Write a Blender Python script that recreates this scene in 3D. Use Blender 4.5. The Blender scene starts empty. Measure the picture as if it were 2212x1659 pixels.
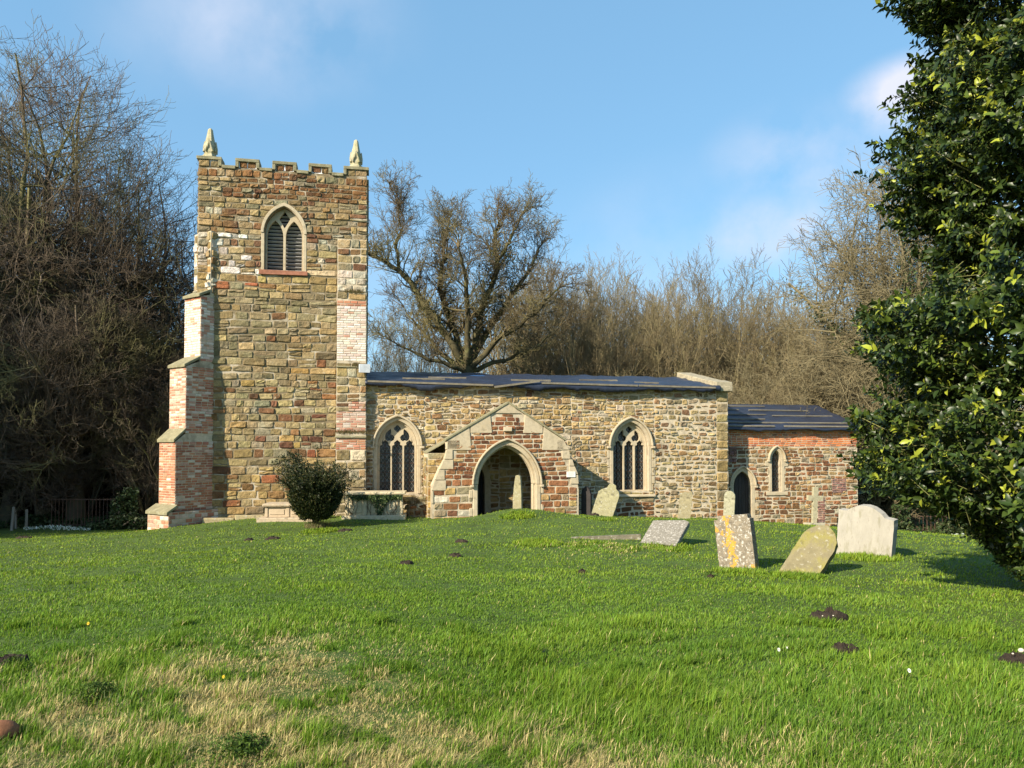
import bpy, math, random
import numpy as np
from mathutils import Vector, Matrix, noise
from mathutils.geometry import tessellate_polygon

# ------------------------------------------------------------------ camera, world, sun
SC = bpy.context.scene
COL = SC.collection
R = math.radians
FPX, PITCH, EYE = 1597.0, R(1.5), 1.6
SHIFT = 136 - FPX * math.tan(PITCH)
cam_d = bpy.data.cameras.new("camera")
cam_d.sensor_width = 36.0
cam_d.lens = 36.0 * FPX / 2212
cam_d.shift_y = SHIFT / 2212
cam_d.clip_end = 6000
cam_d.clip_start = 0.05
cam = bpy.data.objects.new("camera", cam_d)
cam.location = (0, 0, EYE)
cam.rotation_euler = (R(90) + PITCH, 0, 0)
COL.objects.link(cam)
SC.camera = cam

SUN_EL, SUN_AZ = 30.0, 46.0        # elevation; degrees to the left of straight behind the camera
sdir = Vector((-math.sin(R(SUN_AZ)) * math.cos(R(SUN_EL)), -math.cos(R(SUN_AZ)) * math.cos(R(SUN_EL)), math.sin(R(SUN_EL))))
sun_d = bpy.data.lights.new("sun", 'SUN')
sun_d.energy = 5.0
sun_d.angle = R(0.55)
sun_d.color = (1.0, 0.885, 0.705)
sun = bpy.data.objects.new("sun", sun_d)
sun.rotation_euler = sdir.to_track_quat('Z', 'Y').to_euler()
COL.objects.link(sun)

SC.view_settings.view_transform = 'Standard'
SC.view_settings.look = 'None'
SC.view_settings.gamma = 1
SC.view_settings.exposure = 0.95

W = bpy.data.worlds.new("World")
SC.world = W
W.use_nodes = True
nt = W.node_tree
for n in list(nt.nodes):
    nt.nodes.remove(n)
def wn(t, **k):
    n = nt.nodes.new(t)
    for a, b in k.items():
        setattr(n, a, b)
    return n
out = wn('ShaderNodeOutputWorld'); bg = wn('ShaderNodeBackground')
sky = wn('ShaderNodeTexSky', sky_type='NISHITA', sun_disc=False, sun_elevation=R(SUN_EL), sun_rotation=R(180 + SUN_AZ),
         altitude=50, air_density=1.0, dust_density=0.8, ozone_density=1.6)
hs = wn('ShaderNodeHueSaturation'); hs.inputs['Saturation'].default_value = 1.12; hs.inputs['Value'].default_value = 1.0
hs.inputs['Hue'].default_value = 0.485
nt.links.new(sky.outputs[0], hs.inputs['Color'])
even = wn('ShaderNodeMixRGB'); even.inputs[0].default_value = 0.5; even.inputs[2].default_value = (1.7, 3.4, 5.4, 1)
nt.links.new(hs.outputs[0], even.inputs[1])
tc = wn('ShaderNodeTexCoord')
# a few thin clouds, each a soft patch round its own direction in the sky, broken up by noise
def cloud_dir(px, py):
    v = Vector(((px - 1106) / FPX, 1, -(py - 965) / FPX)); return v.normalized()
prev = None
nz = wn('ShaderNodeTexNoise'); nz.inputs['Scale'].default_value = 5.0; nz.inputs['Detail'].default_value = 6
nz.inputs['Roughness'].default_value = 0.55
nt.links.new(tc.outputs['Generated'], nz.inputs['Vector'])
for (px, py, rad, amp) in [(560, 20, 0.16, 0.55), (1985, 205, 0.075, 2.2), (1740, 345, 0.11, 0.8), (1670, 490, 0.10, 1.0), (1480, 560, 0.2, 0.3),
                           (880, 620, 0.15, 0.15), (400, 60, .12, .2)]:
    d = cloud_dir(px, py)
    sub = wn('ShaderNodeVectorMath', operation='SUBTRACT'); sub.inputs[1].default_value = d
    nt.links.new(tc.outputs['Generated'], sub.inputs[0])
    mul = wn('ShaderNodeVectorMath', operation='MULTIPLY'); mul.inputs[1].default_value = (0.75, 1, 1.35)
    nt.links.new(sub.outputs[0], mul.inputs[0])
    ln = wn('ShaderNodeVectorMath', operation='LENGTH'); nt.links.new(mul.outputs[0], ln.inputs[0])
    mr = wn('ShaderNodeMapRange', interpolation_type='SMOOTHSTEP')
    mr.inputs[1].default_value = rad * 0.15; mr.inputs[2].default_value = rad; mr.inputs[3].default_value = amp; mr.inputs[4].default_value = 0
    nt.links.new(ln.outputs['Value'], mr.inputs[0])
    if prev is None:
        prev = mr.outputs[0]
    else:
        mx = wn('ShaderNodeMath', operation='MAXIMUM'); nt.links.new(prev, mx.inputs[0]); nt.links.new(mr.outputs[0], mx.inputs[1]); prev = mx.outputs[0]
nr = wn('ShaderNodeMapRange'); nr.inputs[1].default_value = 0.38; nr.inputs[2].default_value = 0.66
nt.links.new(nz.outputs['Fac'], nr.inputs[0])
ml = wn('ShaderNodeMath', operation='MULTIPLY'); nt.links.new(prev, ml.inputs[0]); nt.links.new(nr.outputs[0], ml.inputs[1])
mix = wn('ShaderNodeMixRGB'); mix.inputs[2].default_value = (4.4, 4.6, 5.4, 1)
nt.links.new(ml.outputs[0], mix.inputs[0]); nt.links.new(even.outputs[0], mix.inputs[1])
nt.links.new(mix.outputs[0], bg.inputs[0]); bg.inputs[1].default_value = 0.10
nt.links.new(bg.outputs[0], out.inputs[0])

# ------------------------------------------------------------------ survey of the photograph -> metres
TH = R(11); cT, sT = math.cos(TH), math.sin(TH)
def ray(px, py):
    x = (px - 1106) / FPX; y = -(py - 829 - SHIFT) / FPX
    return Vector((x, math.cos(PITCH) - y * math.sin(PITCH), math.sin(PITCH) + y * math.cos(PITCH)))
ORG = Vector((-4.747, 24.0, -0.85))
def wall(px, py, yl=0.0):
    """church-local (x, z) of what is seen at a photo point, on the plane yl behind the tower's south face"""
    d = ray(px, py); n = Vector((-sT, cT, 0)); u = Vector((cT, sT, 0)); o = Vector((0, 0, EYE))
    t = (yl - (o - ORG).dot(n)) / d.dot(n); q = o + t * d - ORG
    return q.dot(u), q.z
def at(px, py, Y):
    d = ray(px, py); t = Y / d.y
    return Vector((0, 0, EYE)) + d * t
def l2w(x, yl, z):
    return Vector((ORG.x + cT * x - sT * yl, ORG.y + sT * x + cT * yl, ORG.z + z))

# ------------------------------------------------------------------ helpers
def obj(name, me, parent=None, **props):
    o = bpy.data.objects.new(name, me)
    COL.objects.link(o)
    if parent: o.parent = parent
    for k, v in props.items(): o[k] = v
    return o
def thing(name, label, cat, loc=(0, 0, 0), rot=(0, 0, 0), group=None):
    o = bpy.data.objects.new(name, None); COL.objects.link(o)
    o.location = loc; o.rotation_euler = rot; o.empty_display_size = .2
    o['label'] = label; o['category'] = cat
    if group: o['group'] = group
    return o
def tag(o, label, cat, group=None):
    o['label'] = label; o['category'] = cat
    if group: o['group'] = group
    return o
def np_mesh(name, V, F, mat=None, col=None, smooth=False):
    """V (n,3); F (m,k) all faces of one size, or list of such arrays; col (n,4)"""
    me = bpy.data.meshes.new(name)
    if not isinstance(F, list): F = [F]
    F = [np.asarray(f, dtype=np.int32) for f in F if len(f)]
    loops = np.concatenate([f.ravel() for f in F]); tot = np.concatenate([np.full(len(f), f.shape[1], np.int32) for f in F])
    me.vertices.add(len(V)); me.vertices.foreach_set('co', np.asarray(V, dtype=np.float32).ravel())
    me.loops.add(len(loops)); me.loops.foreach_set('vertex_index', loops)
    me.polygons.add(len(tot)); st = np.zeros(len(tot), np.int32); st[1:] = np.cumsum(tot)[:-1]
    me.polygons.foreach_set('loop_start', st); me.polygons.foreach_set('loop_total', tot)
    if smooth: me.polygons.foreach_set('use_smooth', np.ones(len(tot), bool))
    if col is not None:
        a = me.color_attributes.new('Col', 'FLOAT_COLOR', 'POINT')
        a.data.foreach_set('color', np.asarray(col, dtype=np.float32).ravel())
    me.update(calc_edges=True)
    if mat: me.materials.append(mat)
    return me
class MB:
    """collects verts / faces with a colour per vertex"""
    def __init__(s): s.v = []; s.f = []; s.c = []
    def add(s, vs, fs, c=(1, 1, 1)):
        b = len(s.v); s.v += [tuple(v) for v in vs]; s.f += [tuple(b + i for i in f) for f in fs]; s.c += [(c[0], c[1], c[2], 1)] * len(vs)
    def box(s, a, b, c=(1, 1, 1), M=None, j=0.0):
        x0, y0, z0 = a; x1, y1, z1 = b
        vs = [Vector(p) for p in ((x0,y0,z0),(x1,y0,z0),(x1,y1,z0),(x0,y1,z0),(x0,y0,z1),(x1,y0,z1),(x1,y1,z1),(x0,y1,z1))]
        if j: vs = [v + Vector((random.uniform(-j, j), random.uniform(-j, j), random.uniform(-j, j))) for v in vs]
        if M: vs = [M @ v for v in vs]
        s.add(vs, [(0,3,2,1),(4,5,6,7),(0,1,5,4),(1,2,6,5),(2,3,7,6),(3,0,4,7)], c)
    def tube(s, pts, rs, k=6, c=(1, 1, 1)):
        vs = []; n = len(pts)
        for i, p in enumerate(pts):
            p = Vector(p); d = Vector(pts[min(i + 1, n - 1)]) - Vector(pts[max(i - 1, 0)]); d.normalize()
            a = d.cross(Vector((0.3, 0.2, 1)) if abs(d.z) < .95 else Vector((1, 0, 0))).normalized(); b = d.cross(a)
            for j in range(k):
                t = 2 * math.pi * j / k
                vs.append(p + (a * math.cos(t) + b * math.sin(t)) * rs[i])
        fs = [(i*k+j, i*k+(j+1) % k, (i+1)*k+(j+1) % k, (i+1)*k+j) for i in range(n-1) for j in range(k)]
        fs += [tuple(range(k-1, -1, -1)), tuple((n-1)*k+j for j in range(k))]
        s.add(vs, fs, c)
    def prism(s, outer, holes, y0, y1, c=(1, 1, 1), side=True, T=None):
        """polygon with holes in x,z extruded between y0 (front) and y1"""
        loops = [list(outer)] + [list(h) for h in holes]
        def area(l): return sum(l[i][0]*l[(i+1) % len(l)][1]-l[(i+1) % len(l)][0]*l[i][1] for i in range(len(l)))
        if area(loops[0]) < 0: loops[0].reverse()
        for l in loops[1:]:
            if area(l) > 0: l.reverse()
        tris = tessellate_polygon([[Vector((x, z, 0)) for x, z in l] for l in loops])
        flat = [p for l in loops for p in l]; n = len(flat)
        vs = [(x, y0, z) for x, z in flat] + [(x, y1, z) for x, z in flat]
        fs = []
        for t in tris:
            (ax, az), (bx, bz), (cx, cz) = flat[t[0]], flat[t[1]], flat[t[2]]
            if (bx-ax)*(cz-az)-(cx-ax)*(bz-az) < 0: t = (t[0], t[2], t[1])
            fs.append(tuple(t)); fs.append((t[2]+n, t[1]+n, t[0]+n))
        b = 0
        for l in loops:
            m = len(l)
            for i in range(m):
                i2 = (i+1) % m
                fs.append((b+i2, b+i, b+i+n, b+i2+n))
            b += m
        if T: vs = [T(*v) for v in vs]
        s.add(vs, fs, c)
    def mesh(s, name, mat, smooth=False):
        me = bpy.data.meshes.new(name)
        me.from_pydata(s.v, [], s.f)
        a = me.color_attributes.new('Col', 'FLOAT_COLOR', 'POINT')
        a.data.foreach_set('color', np.asarray(s.c, np.float32).ravel())
        if smooth: me.polygons.foreach_set('use_smooth', [True]*len(me.polygons))
        me.materials.append(mat); me.update()
        return me
    def build(s, name, mat, parent=None, smooth=False, bevel=0, **props):
        o = obj(name, s.mesh(name, mat, smooth), parent, **props)
        if bevel:
            m = o.modifiers.new('bevel', 'BEVEL'); m.width = bevel; m.segments = 2; m.limit_method = 'ANGLE'; m.angle_limit = R(40)
        return o

def nodes_mat(name, base=(.5, .5, .5), rough=.9, attr=False, var=.25, nscale=8, bump=.3, bscale=25, spec=.3, patches=None, trans=0, dist=.02, wscale=None, streak=None, orand=0):
    """principled material: base (or vertex Col) x noise, optional coloured patches [(color, scale, lo, hi, amount)], bump"""
    m = bpy.data.materials.new(name); m.use_nodes = True; t = m.node_tree
    b = t.nodes['Principled BSDF']; L = t.links.new
    b.inputs['Roughness'].default_value = rough
    b.inputs['Specular IOR Level'].default_value = spec
    co = t.nodes.new('ShaderNodeTexCoord').outputs['Object']
    if wscale:
        mp = t.nodes.new('ShaderNodeMapping'); mp.inputs['Scale'].default_value = wscale; L(co, mp.inputs[0]); co = mp.outputs[0]
    if attr:
        at_ = t.nodes.new('ShaderNodeAttribute'); at_.attribute_name = 'Col'; c = at_.outputs['Color']
    else:
        rgb = t.nodes.new('ShaderNodeRGB'); rgb.outputs[0].default_value = (*base, 1); c = rgb.outputs[0]
    if var:
        nz = t.nodes.new('ShaderNodeTexNoise'); nz.inputs['Scale'].default_value = nscale; nz.inputs['Detail'].default_value = 8; nz.inputs['Roughness'].default_value = .65
        L(co, nz.inputs['Vector'])
        mr = t.nodes.new('ShaderNodeMapRange'); mr.inputs[1].default_value = .25; mr.inputs[2].default_value = .75
        mr.inputs[3].default_value = 1-var; mr.inputs[4].default_value = 1+var; L(nz.outputs['Fac'], mr.inputs[0])
        mm = t.nodes.new('ShaderNodeVectorMath'); mm.operation = 'SCALE'; L(c, mm.inputs[0]); L(mr.outputs[0], mm.inputs['Scale']); c = mm.outputs[0]
    for (pc, ps, lo, hi, am) in (patches or []):
        nz = t.nodes.new('ShaderNodeTexNoise'); nz.inputs['Scale'].default_value = ps; nz.inputs['Detail'].default_value = 6; nz.inputs['Roughness'].default_value = .6
        L(co, nz.inputs['Vector'])
        mr = t.nodes.new('ShaderNodeMapRange'); mr.inputs[1].default_value = lo; mr.inputs[2].default_value = hi; mr.inputs[3].default_value = 0; mr.inputs[4].default_value = am
        L(nz.outputs['Fac'], mr.inputs[0])
        mx = t.nodes.new('ShaderNodeMixRGB'); mx.inputs[2].default_value = (*pc, 1); L(mr.outputs[0], mx.inputs[0]); L(c, mx.inputs[1]); c = mx.outputs[0]
    if orand:
        oi = t.nodes.new('ShaderNodeObjectInfo'); mr = t.nodes.new('ShaderNodeMapRange'); mr.inputs[3].default_value = 1-orand; mr.inputs[4].default_value = 1+orand
        L(oi.outputs['Random'], mr.inputs[0]); mm = t.nodes.new('ShaderNodeVectorMath'); mm.operation = 'SCALE'; L(c, mm.inputs[0]); L(mr.outputs[0], mm.inputs['Scale']); c = mm.outputs[0]
    if streak:      # an irregular vertical run of colour near x = x0
        sc_, x0_, wd_ = streak; N_ = t.nodes.new
        oc_ = t.nodes.new('ShaderNodeTexCoord').outputs['Object']; sp_ = N_('ShaderNodeSeparateXYZ'); L(oc_, sp_.inputs[0])
        nz = N_('ShaderNodeTexNoise'); nz.inputs['Scale'].default_value = 7; nz.inputs['Detail'].default_value = 7; nz.inputs['Roughness'].default_value = .7; L(oc_, nz.inputs['Vector'])
        a1 = N_('ShaderNodeMath'); a1.operation = 'MULTIPLY_ADD'; L(nz.outputs['Fac'], a1.inputs[0]); a1.inputs[1].default_value = .7; a1.inputs[2].default_value = -.35-x0_
        a2 = N_('ShaderNodeMath'); a2.operation = 'ADD'; L(a1.outputs[0], a2.inputs[0]); L(sp_.outputs[0], a2.inputs[1])
        a3 = N_('ShaderNodeMath'); a3.operation = 'ABSOLUTE'; L(a2.outputs[0], a3.inputs[0])
        mr = N_('ShaderNodeMapRange'); mr.inputs[1].default_value = wd_*.7; mr.inputs[2].default_value = wd_; mr.inputs[3].default_value = .9; mr.inputs[4].default_value = 0; L(a3.outputs[0], mr.inputs[0])
        mx = t.nodes.new('ShaderNodeMixRGB'); mx.inputs[2].default_value = (*sc_, 1); L(mr.outputs[0], mx.inputs[0]); L(c, mx.inputs[1]); c = mx.outputs[0]
    L(c, b.inputs['Base Color'])
    if bump:
        nb = t.nodes.new('ShaderNodeTexNoise'); nb.inputs['Scale'].default_value = bscale; nb.inputs['Detail'].default_value = 6; nb.inputs['Roughness'].default_value = .7
        L(co, nb.inputs['Vector'])
        bp = t.nodes.new('ShaderNodeBump'); bp.inputs['Strength'].default_value = bump; bp.inputs['Distance'].default_value = dist
        L(nb.outputs['Fac'], bp.inputs['Height']); L(bp.outputs[0], b.inputs['Normal'])
    if trans:
        tb = t.nodes.new('ShaderNodeBsdfTranslucent'); L(c, tb.inputs[0])
        ms = t.nodes.new('ShaderNodeMixShader'); ms.inputs[0].default_value = trans
        L(b.outputs[0], ms.inputs[1]); L(tb.outputs[0], ms.inputs[2]); L(ms.outputs[0], t.nodes['Material Output'].inputs[0])
    return m

M_STONE = nodes_mat('rubble_stone', attr=True, var=.45, nscale=7, bump=1.0, bscale=14, dist=.05,
                    patches=[((.30, .18, .06), .75, .48, .64, .45), ((.44, .37, .25), 5.5, .62, .68, .6), ((.07, .052, .028), 5, .58, .70, .65)])
M_IRONST = nodes_mat('ironstone', attr=True, var=.4, nscale=9, bump=1.0, bscale=16, dist=.04, patches=[((.06, .035, .02), 6, .58, .72, .5), ((.40, .34, .24), 9, .67, .72, .5)])
M_BRICK = nodes_mat('old_brick', attr=True, var=.25, nscale=9, bump=.5, bscale=40, dist=.01, patches=[((.10, .08, .06), 5, .60, .78, .5)])
M_MORTAR = nodes_mat('lime_mortar', (.47, .40, .29), var=.3, nscale=7, bump=.6, bscale=35, dist=.02, patches=[((.16, .13, .08), 2.2, .50, .66, .75)])
M_MORTAR_OLIVE = nodes_mat('weathered_mortar', (.19, .15, .09), var=.35, nscale=6, bump=.6, bscale=35, dist=.02, patches=[((.48, .42, .32), 1.6, .52, .60, .8)])
M_ASHLAR = nodes_mat('limestone_dressing', (.44, .37, .255), var=.3, nscale=5, bump=.35, bscale=40, dist=.01,
                     patches=[((.34, .24, .12), 2.5, .52, .70, .5), ((.20, .18, .13), 5, .55, .70, .65), ((.50, .46, .38), 16, .62, .72, .5)])
M_COPING = nodes_mat('mossy_coping', (.22, .20, .12), var=.35, nscale=5, bump=.6, bscale=24, patches=[((.36, .35, .25), 8, .55, .7, .6)])
M_PINN = nodes_mat('lichened_pinnacle', (.36, .33, .22), var=.35, nscale=9, bump=.7, bscale=22, patches=[((.30, .27, .07), 5, .5, .65, .5), ((.12, .11, .07), 9, .58, .7, .5)])
M_TARP = nodes_mat('black_tarpaulin', (.020, .026, .046), rough=.42, var=.35, nscale=1.5, bump=.35, bscale=5, spec=.5, dist=.05)
M_TIMBER = nodes_mat('weathered_batten', (.17, .15, .11), var=.35, nscale=6, bump=.4, bscale=30)
M_LOUVRE = nodes_mat('grey_louvre', (.34, .34, .34), var=.3, nscale=5, bump=.3, bscale=30)
M_DARK = nodes_mat('painted_dark', (.012, .011, .010), var=0, bump=0)
M_DOOR = nodes_mat('dark_oak_door', (.028, .026, .026), rough=.6, var=.4, nscale=4, bump=.5, bscale=20, wscale=(8, 8, .6))
M_IRON = nodes_mat('rusty_iron', (.085, .05, .035), rough=.8, var=.4, nscale=20, bump=.3, bscale=50)
def glass_mat():
    m = bpy.data.materials.new('leaded_glass'); m.use_nodes = True; t = m.node_tree; b = t.nodes['Principled BSDF']; L = t.links.new
    co = t.nodes.new('ShaderNodeTexCoord').outputs['Object']
    sx = t.nodes.new('ShaderNodeSeparateXYZ'); L(co, sx.inputs[0])
    def M(op, a, b_=None):
        n = t.nodes.new('ShaderNodeMath'); n.operation = op
        for i, v in enumerate((a, b_)):
            if v is None: continue
            if isinstance(v, (int, float)): n.inputs[i].default_value = v
            else: L(v, n.inputs[i])
        return n.outputs[0]
    xs = M('MULTIPLY', sx.outputs[0], 8.0); zs = M('MULTIPLY', sx.outputs[2], 5.2)
    d1 = M('ABSOLUTE', M('SUBTRACT', M('FRACT', M('ADD', xs, zs)), .5)); d2 = M('ABSOLUTE', M('SUBTRACT', M('FRACT', M('SUBTRACT', xs, zs)), .5))
    line = M('LESS_THAN', M('MINIMUM', d1, d2), .06)
    nz = t.nodes.new('ShaderNodeTexNoise'); nz.inputs['Scale'].default_value = 6; L(co, nz.inputs['Vector'])
    cr = t.nodes.new('ShaderNodeMapRange'); cr.inputs[1].default_value = .3; cr.inputs[2].default_value = .7; cr.inputs[3].default_value = .004; cr.inputs[4].default_value = .03
    L(nz.outputs['Fac'], cr.inputs[0])
    mx = t.nodes.new('ShaderNodeMixRGB'); L(line, mx.inputs[0]); L(cr.outputs[0], mx.inputs[1]); mx.inputs[2].default_value = (.14, .14, .13, 1)
    L(mx.outputs[0], b.inputs['Base Color']); b.inputs['Roughness'].default_value = .25
    bp = t.nodes.new('ShaderNodeBump'); bp.inputs['Strength'].default_value = .5; bp.inputs['Distance'].default_value = .02
    L(nz.outputs['Fac'], bp.inputs['Height']); L(bp.outputs[0], b.inputs['Normal'])
    return m
M_GLASS = glass_mat()

# ------------------------------------------------------------------ terrain
cps = []
for px, py, Y in [(0, 1659, 3.75), (1106, 1659, 3.75), (2212, 1659, 3.75), (100, 1500, 4.8), (1106, 1500, 4.75), (2150, 1500, 4.85),
                  (200, 1300, 8.3), (1106, 1300, 8.2), (2100, 1320, 7.8),
                  (1585, 1228, 12.0), (1720, 1240, 11.6), (1875, 1197, 13.6), (1435, 1178, 15.5), (1250, 1165, 15.8),
                  (1110, 1107, 20.6), (1300, 1113, 22.0), (680, 1142, 20.5), (880, 1135, 21.3), (805, 1112, 23.2), (600, 1118, 22.6),
                  (470, 1126, 22.6), (316, 1146, 21.6), (930, 1115, 23), (1250, 1120, 23), (1570, 1120, 26.4), (1400, 1118, 25.8), (1640, 1130, 27.0), (1862, 1146, 28.0),
                  (60, 1147, 26.5), (200, 1144, 27), (330, 1150, 26), (2100, 1163, 30), (1950, 1158, 29), (900, 1165, 16.5), (600, 1180, 15.5), (300, 1190, 16), (2000, 1240, 11.5), (1400, 1240, 11.2)]:
    v = at(px, py, Y); cps.append((v.x, v.y, v.z))
for x, y, z in [(-5, 0, 0), (0, 0, 0), (5, 0, 0), (0, -8, 0), (-30, 5, -.4), (30, 5, -.4), (-45, 40, -2.6), (0, 45, -1.8), (45, 40, -2.6), (0, 90, -2.2), (-60, 90, -2.6), (60, 90, -2.6), (9, 9, -.12)]:
    cps.append((x, y, z))
cps = np.array(cps)
def tps_k(r2): return .5 * r2 * np.log(r2 + 1e-9)
_n = len(cps); A = np.zeros((_n+3, _n+3))
_d2 = ((cps[:, None, :2]-cps[None, :, :2])**2).sum(-1)
A[:_n, :_n] = tps_k(_d2) + np.eye(_n)*3.0
A[:_n, _n:] = np.c_[np.ones(_n), cps[:, :2]]; A[_n:, :_n] = A[:_n, _n:].T
_w = np.linalg.solve(A, np.r_[cps[:, 2], 0, 0, 0])
def ground(x, y):
    x = np.atleast_1d(np.asarray(x, float)); y = np.atleast_1d(np.asarray(y, float))
    xc = np.clip(x, -60, 60); yc = np.clip(y, -8, 90)
    d2 = (xc[:, None]-cps[None, :, 0])**2+(yc[:, None]-cps[None, :, 1])**2
    z = tps_k(d2) @ _w[:_n] + _w[_n] + _w[_n+1]*xc + _w[_n+2]*yc
    amp = np.exp(-(np.maximum(0, y-30)/25)**2)
    z += amp*(.018*np.sin(x*2.3+1.1*np.sin(y*1.7))*np.sin(y*2.9+.7*np.cos(x*1.9)) + .022*np.sin(x*.9+y*.55)*np.cos(y*.83-x*.3))
    for mx, my, mr, mh in [(.2, 20.6, 1.1, .16), (2.6, 15.6, .9, .04)]:
        z += mh*np.exp(-((x-mx)**2+((y-my)*1.3)**2)/mr**2)
    return z
def gz(x, y): return float(ground(x, y)[0])

def axis(lo, hi, fine_lo, fine_hi, st):
    a = list(np.arange(fine_lo, fine_hi, st)); s = st; v = fine_hi
    while v < hi: a.append(v); s *= 1.25; v += s
    a.append(hi); s = st; v = fine_lo; b = []
    while v > lo: s *= 1.25; v -= s; b.append(max(v, lo))
    return np.array(sorted(set(b)) + a)
gx = axis(-1500, 1500, -22, 22, .25); gy = axis(-60, 3000, 2, 32, .25)
X, Y = np.meshgrid(gx, gy); Z = np.concatenate([ground(X[i], Y[i]) for i in range(len(gy))])
nx, ny = len(gx), len(gy); idx = np.arange(nx*ny).reshape(ny, nx)
GF = np.stack([idx[:-1, :-1].ravel(), idx[:-1, 1:].ravel(), idx[1:, 1:].ravel(), idx[1:, :-1].ravel()], 1)
M_GROUND = nodes_mat('turf', (.060, .10, .016), var=.45, nscale=1.6, bump=.8, bscale=18, dist=.04, patches=[((.085, .13, .022), .6, .45, .65, .7), ((.10, .085, .04), 5, .60, .72, .5)])
g = obj('ground', np_mesh('ground', np.c_[X.ravel(), Y.ravel(), Z], GF, M_GROUND, smooth=True), kind='structure')

# ------------------------------------------------------------------ masonry generator
PAL = {
 'iron': [((.165, .075, .03), 5), ((.20, .095, .038), 4), ((.12, .06, .028), 3), ((.25, .16, .07), 1.5), ((.20, .17, .10), 1)],
 'mixed': [((.19, .11, .05), 3), ((.29, .215, .10), 4), ((.22, .19, .115), 5), ((.33, .25, .13), 3), ((.15, .075, .04), 2.5), ((.42, .38, .28), 1.3), ((.27, .24, .16), 2)],
 'white': [((.62, .58, .50), 5), ((.50, .45, .36), 3), ((.42, .33, .19), 2)],
 'pale': [((.55, .50, .40), 4), ((.42, .36, .26), 2), ((.30, .22, .11), 2), ((.24, .21, .13), 2), ((.15, .08, .04), .8)],
 'olive': [((.225, .18, .095), 7), ((.27, .22, .12), 5), ((.19, .155, .085), 5), ((.33, .24, .11), 2), ((.28, .17, .06), .4)],
 'ochre': [((.31, .225, .095), 6), ((.27, .21, .10), 5), ((.24, .21, .13), 2.5), ((.35, .25, .10), 2), ((.22, .12, .05), 2.0), ((.26, .09, .04), .5)],
 'banded': [((.27, .22, .115), 6), ((.30, .235, .115), 4), ((.27, .235, .155), 3), ((.15, .065, .035), 2.2), ((.20, .10, .045), 1.4), ((.36, .24, .08), 1.2)],
 'nave': [((.36, .255, .11), 6), ((.39, .295, .14), 5), ((.28, .225, .13), 4), ((.20, .11, .055), 2), ((.24, .14, .07), 1.6), ((.36, .25, .09), .9), ((.44, .38, .27), 1.4)],
 'naveR': [((.32, .24, .115), 5), ((.36, .275, .14), 4), ((.24, .20, .12), 4), ((.21, .13, .07), 1.5), ((.17, .09, .05), 1.0)],
 'chancel': [((.25, .11, .05), 6), ((.32, .185, .08), 5), ((.36, .25, .12), 3), ((.25, .21, .13), 3), ((.15, .075, .04), 2), ((.36, .31, .22), 1.2)],
 'porch': [((.21, .085, .035), 5), ((.15, .06, .028), 4), ((.25, .12, .05), 3), ((.28, .19, .09), 1.2), ((.40, .35, .25), .25)],
 'porchlow': [((.23, .105, .045), 4), ((.33, .22, .09), 4), ((.36, .26, .11), 2), ((.27, .22, .13), 3), ((.19, .09, .045), 2), ((.5, .46, .36), .4)],
 'redbrick': [((.38, .155, .085), 5), ((.34, .13, .075), 3), ((.43, .20, .12), 3), ((.42, .24, .17), 1), ((.28, .11, .07), 1)],
 'palebrick': [((.42, .24, .17), 4), ((.50, .36, .28), 4), ((.38, .17, .11), 3), ((.55, .46, .38), 3)],
 'whitebrick': [((.60, .52, .45), 7), ((.55, .42, .35), 3), ((.64, .58, .52), 5), ((.45, .24, .17), 1.1)],
 'orangebrick': [((.54, .17, .055), 6), ((.40, .13, .06), 4), ((.52, .22, .10), 3), ((.25, .10, .06), 1.2)],
 'dullbrick': [((.22, .12, .10), 4), ((.28, .15, .11), 3), ((.18, .11, .10), 2)],
 'quoin': [((.56, .50, .39), 5), ((.50, .44, .33), 3), ((.46, .38, .27), 1)],
}
def pick(rng, name):
    p = PAL[name]; t = rng.uniform(0, sum(w for _, w in p))
    for c, w in p:
        t -= w
        if t <= 0: break
    k = rng.uniform(.85, 1.13) if 'brick' in name else rng.uniform(.62, 1.30)
    return tuple(min(.75, ch*k*rng.uniform(.95, 1.05)) for ch in c)
def subtract(iv, cut):
    out = []
    for a, b in iv:
        segs = [(a, b)]
        for c, d in cut:
            ns = []
            for s, e in segs:
                if d <= s or c >= e: ns.append((s, e)); continue
                if c > s: ns.append((s, c))
                if d < e: ns.append((d, e))
            segs = ns
        out += segs
    return out
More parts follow.
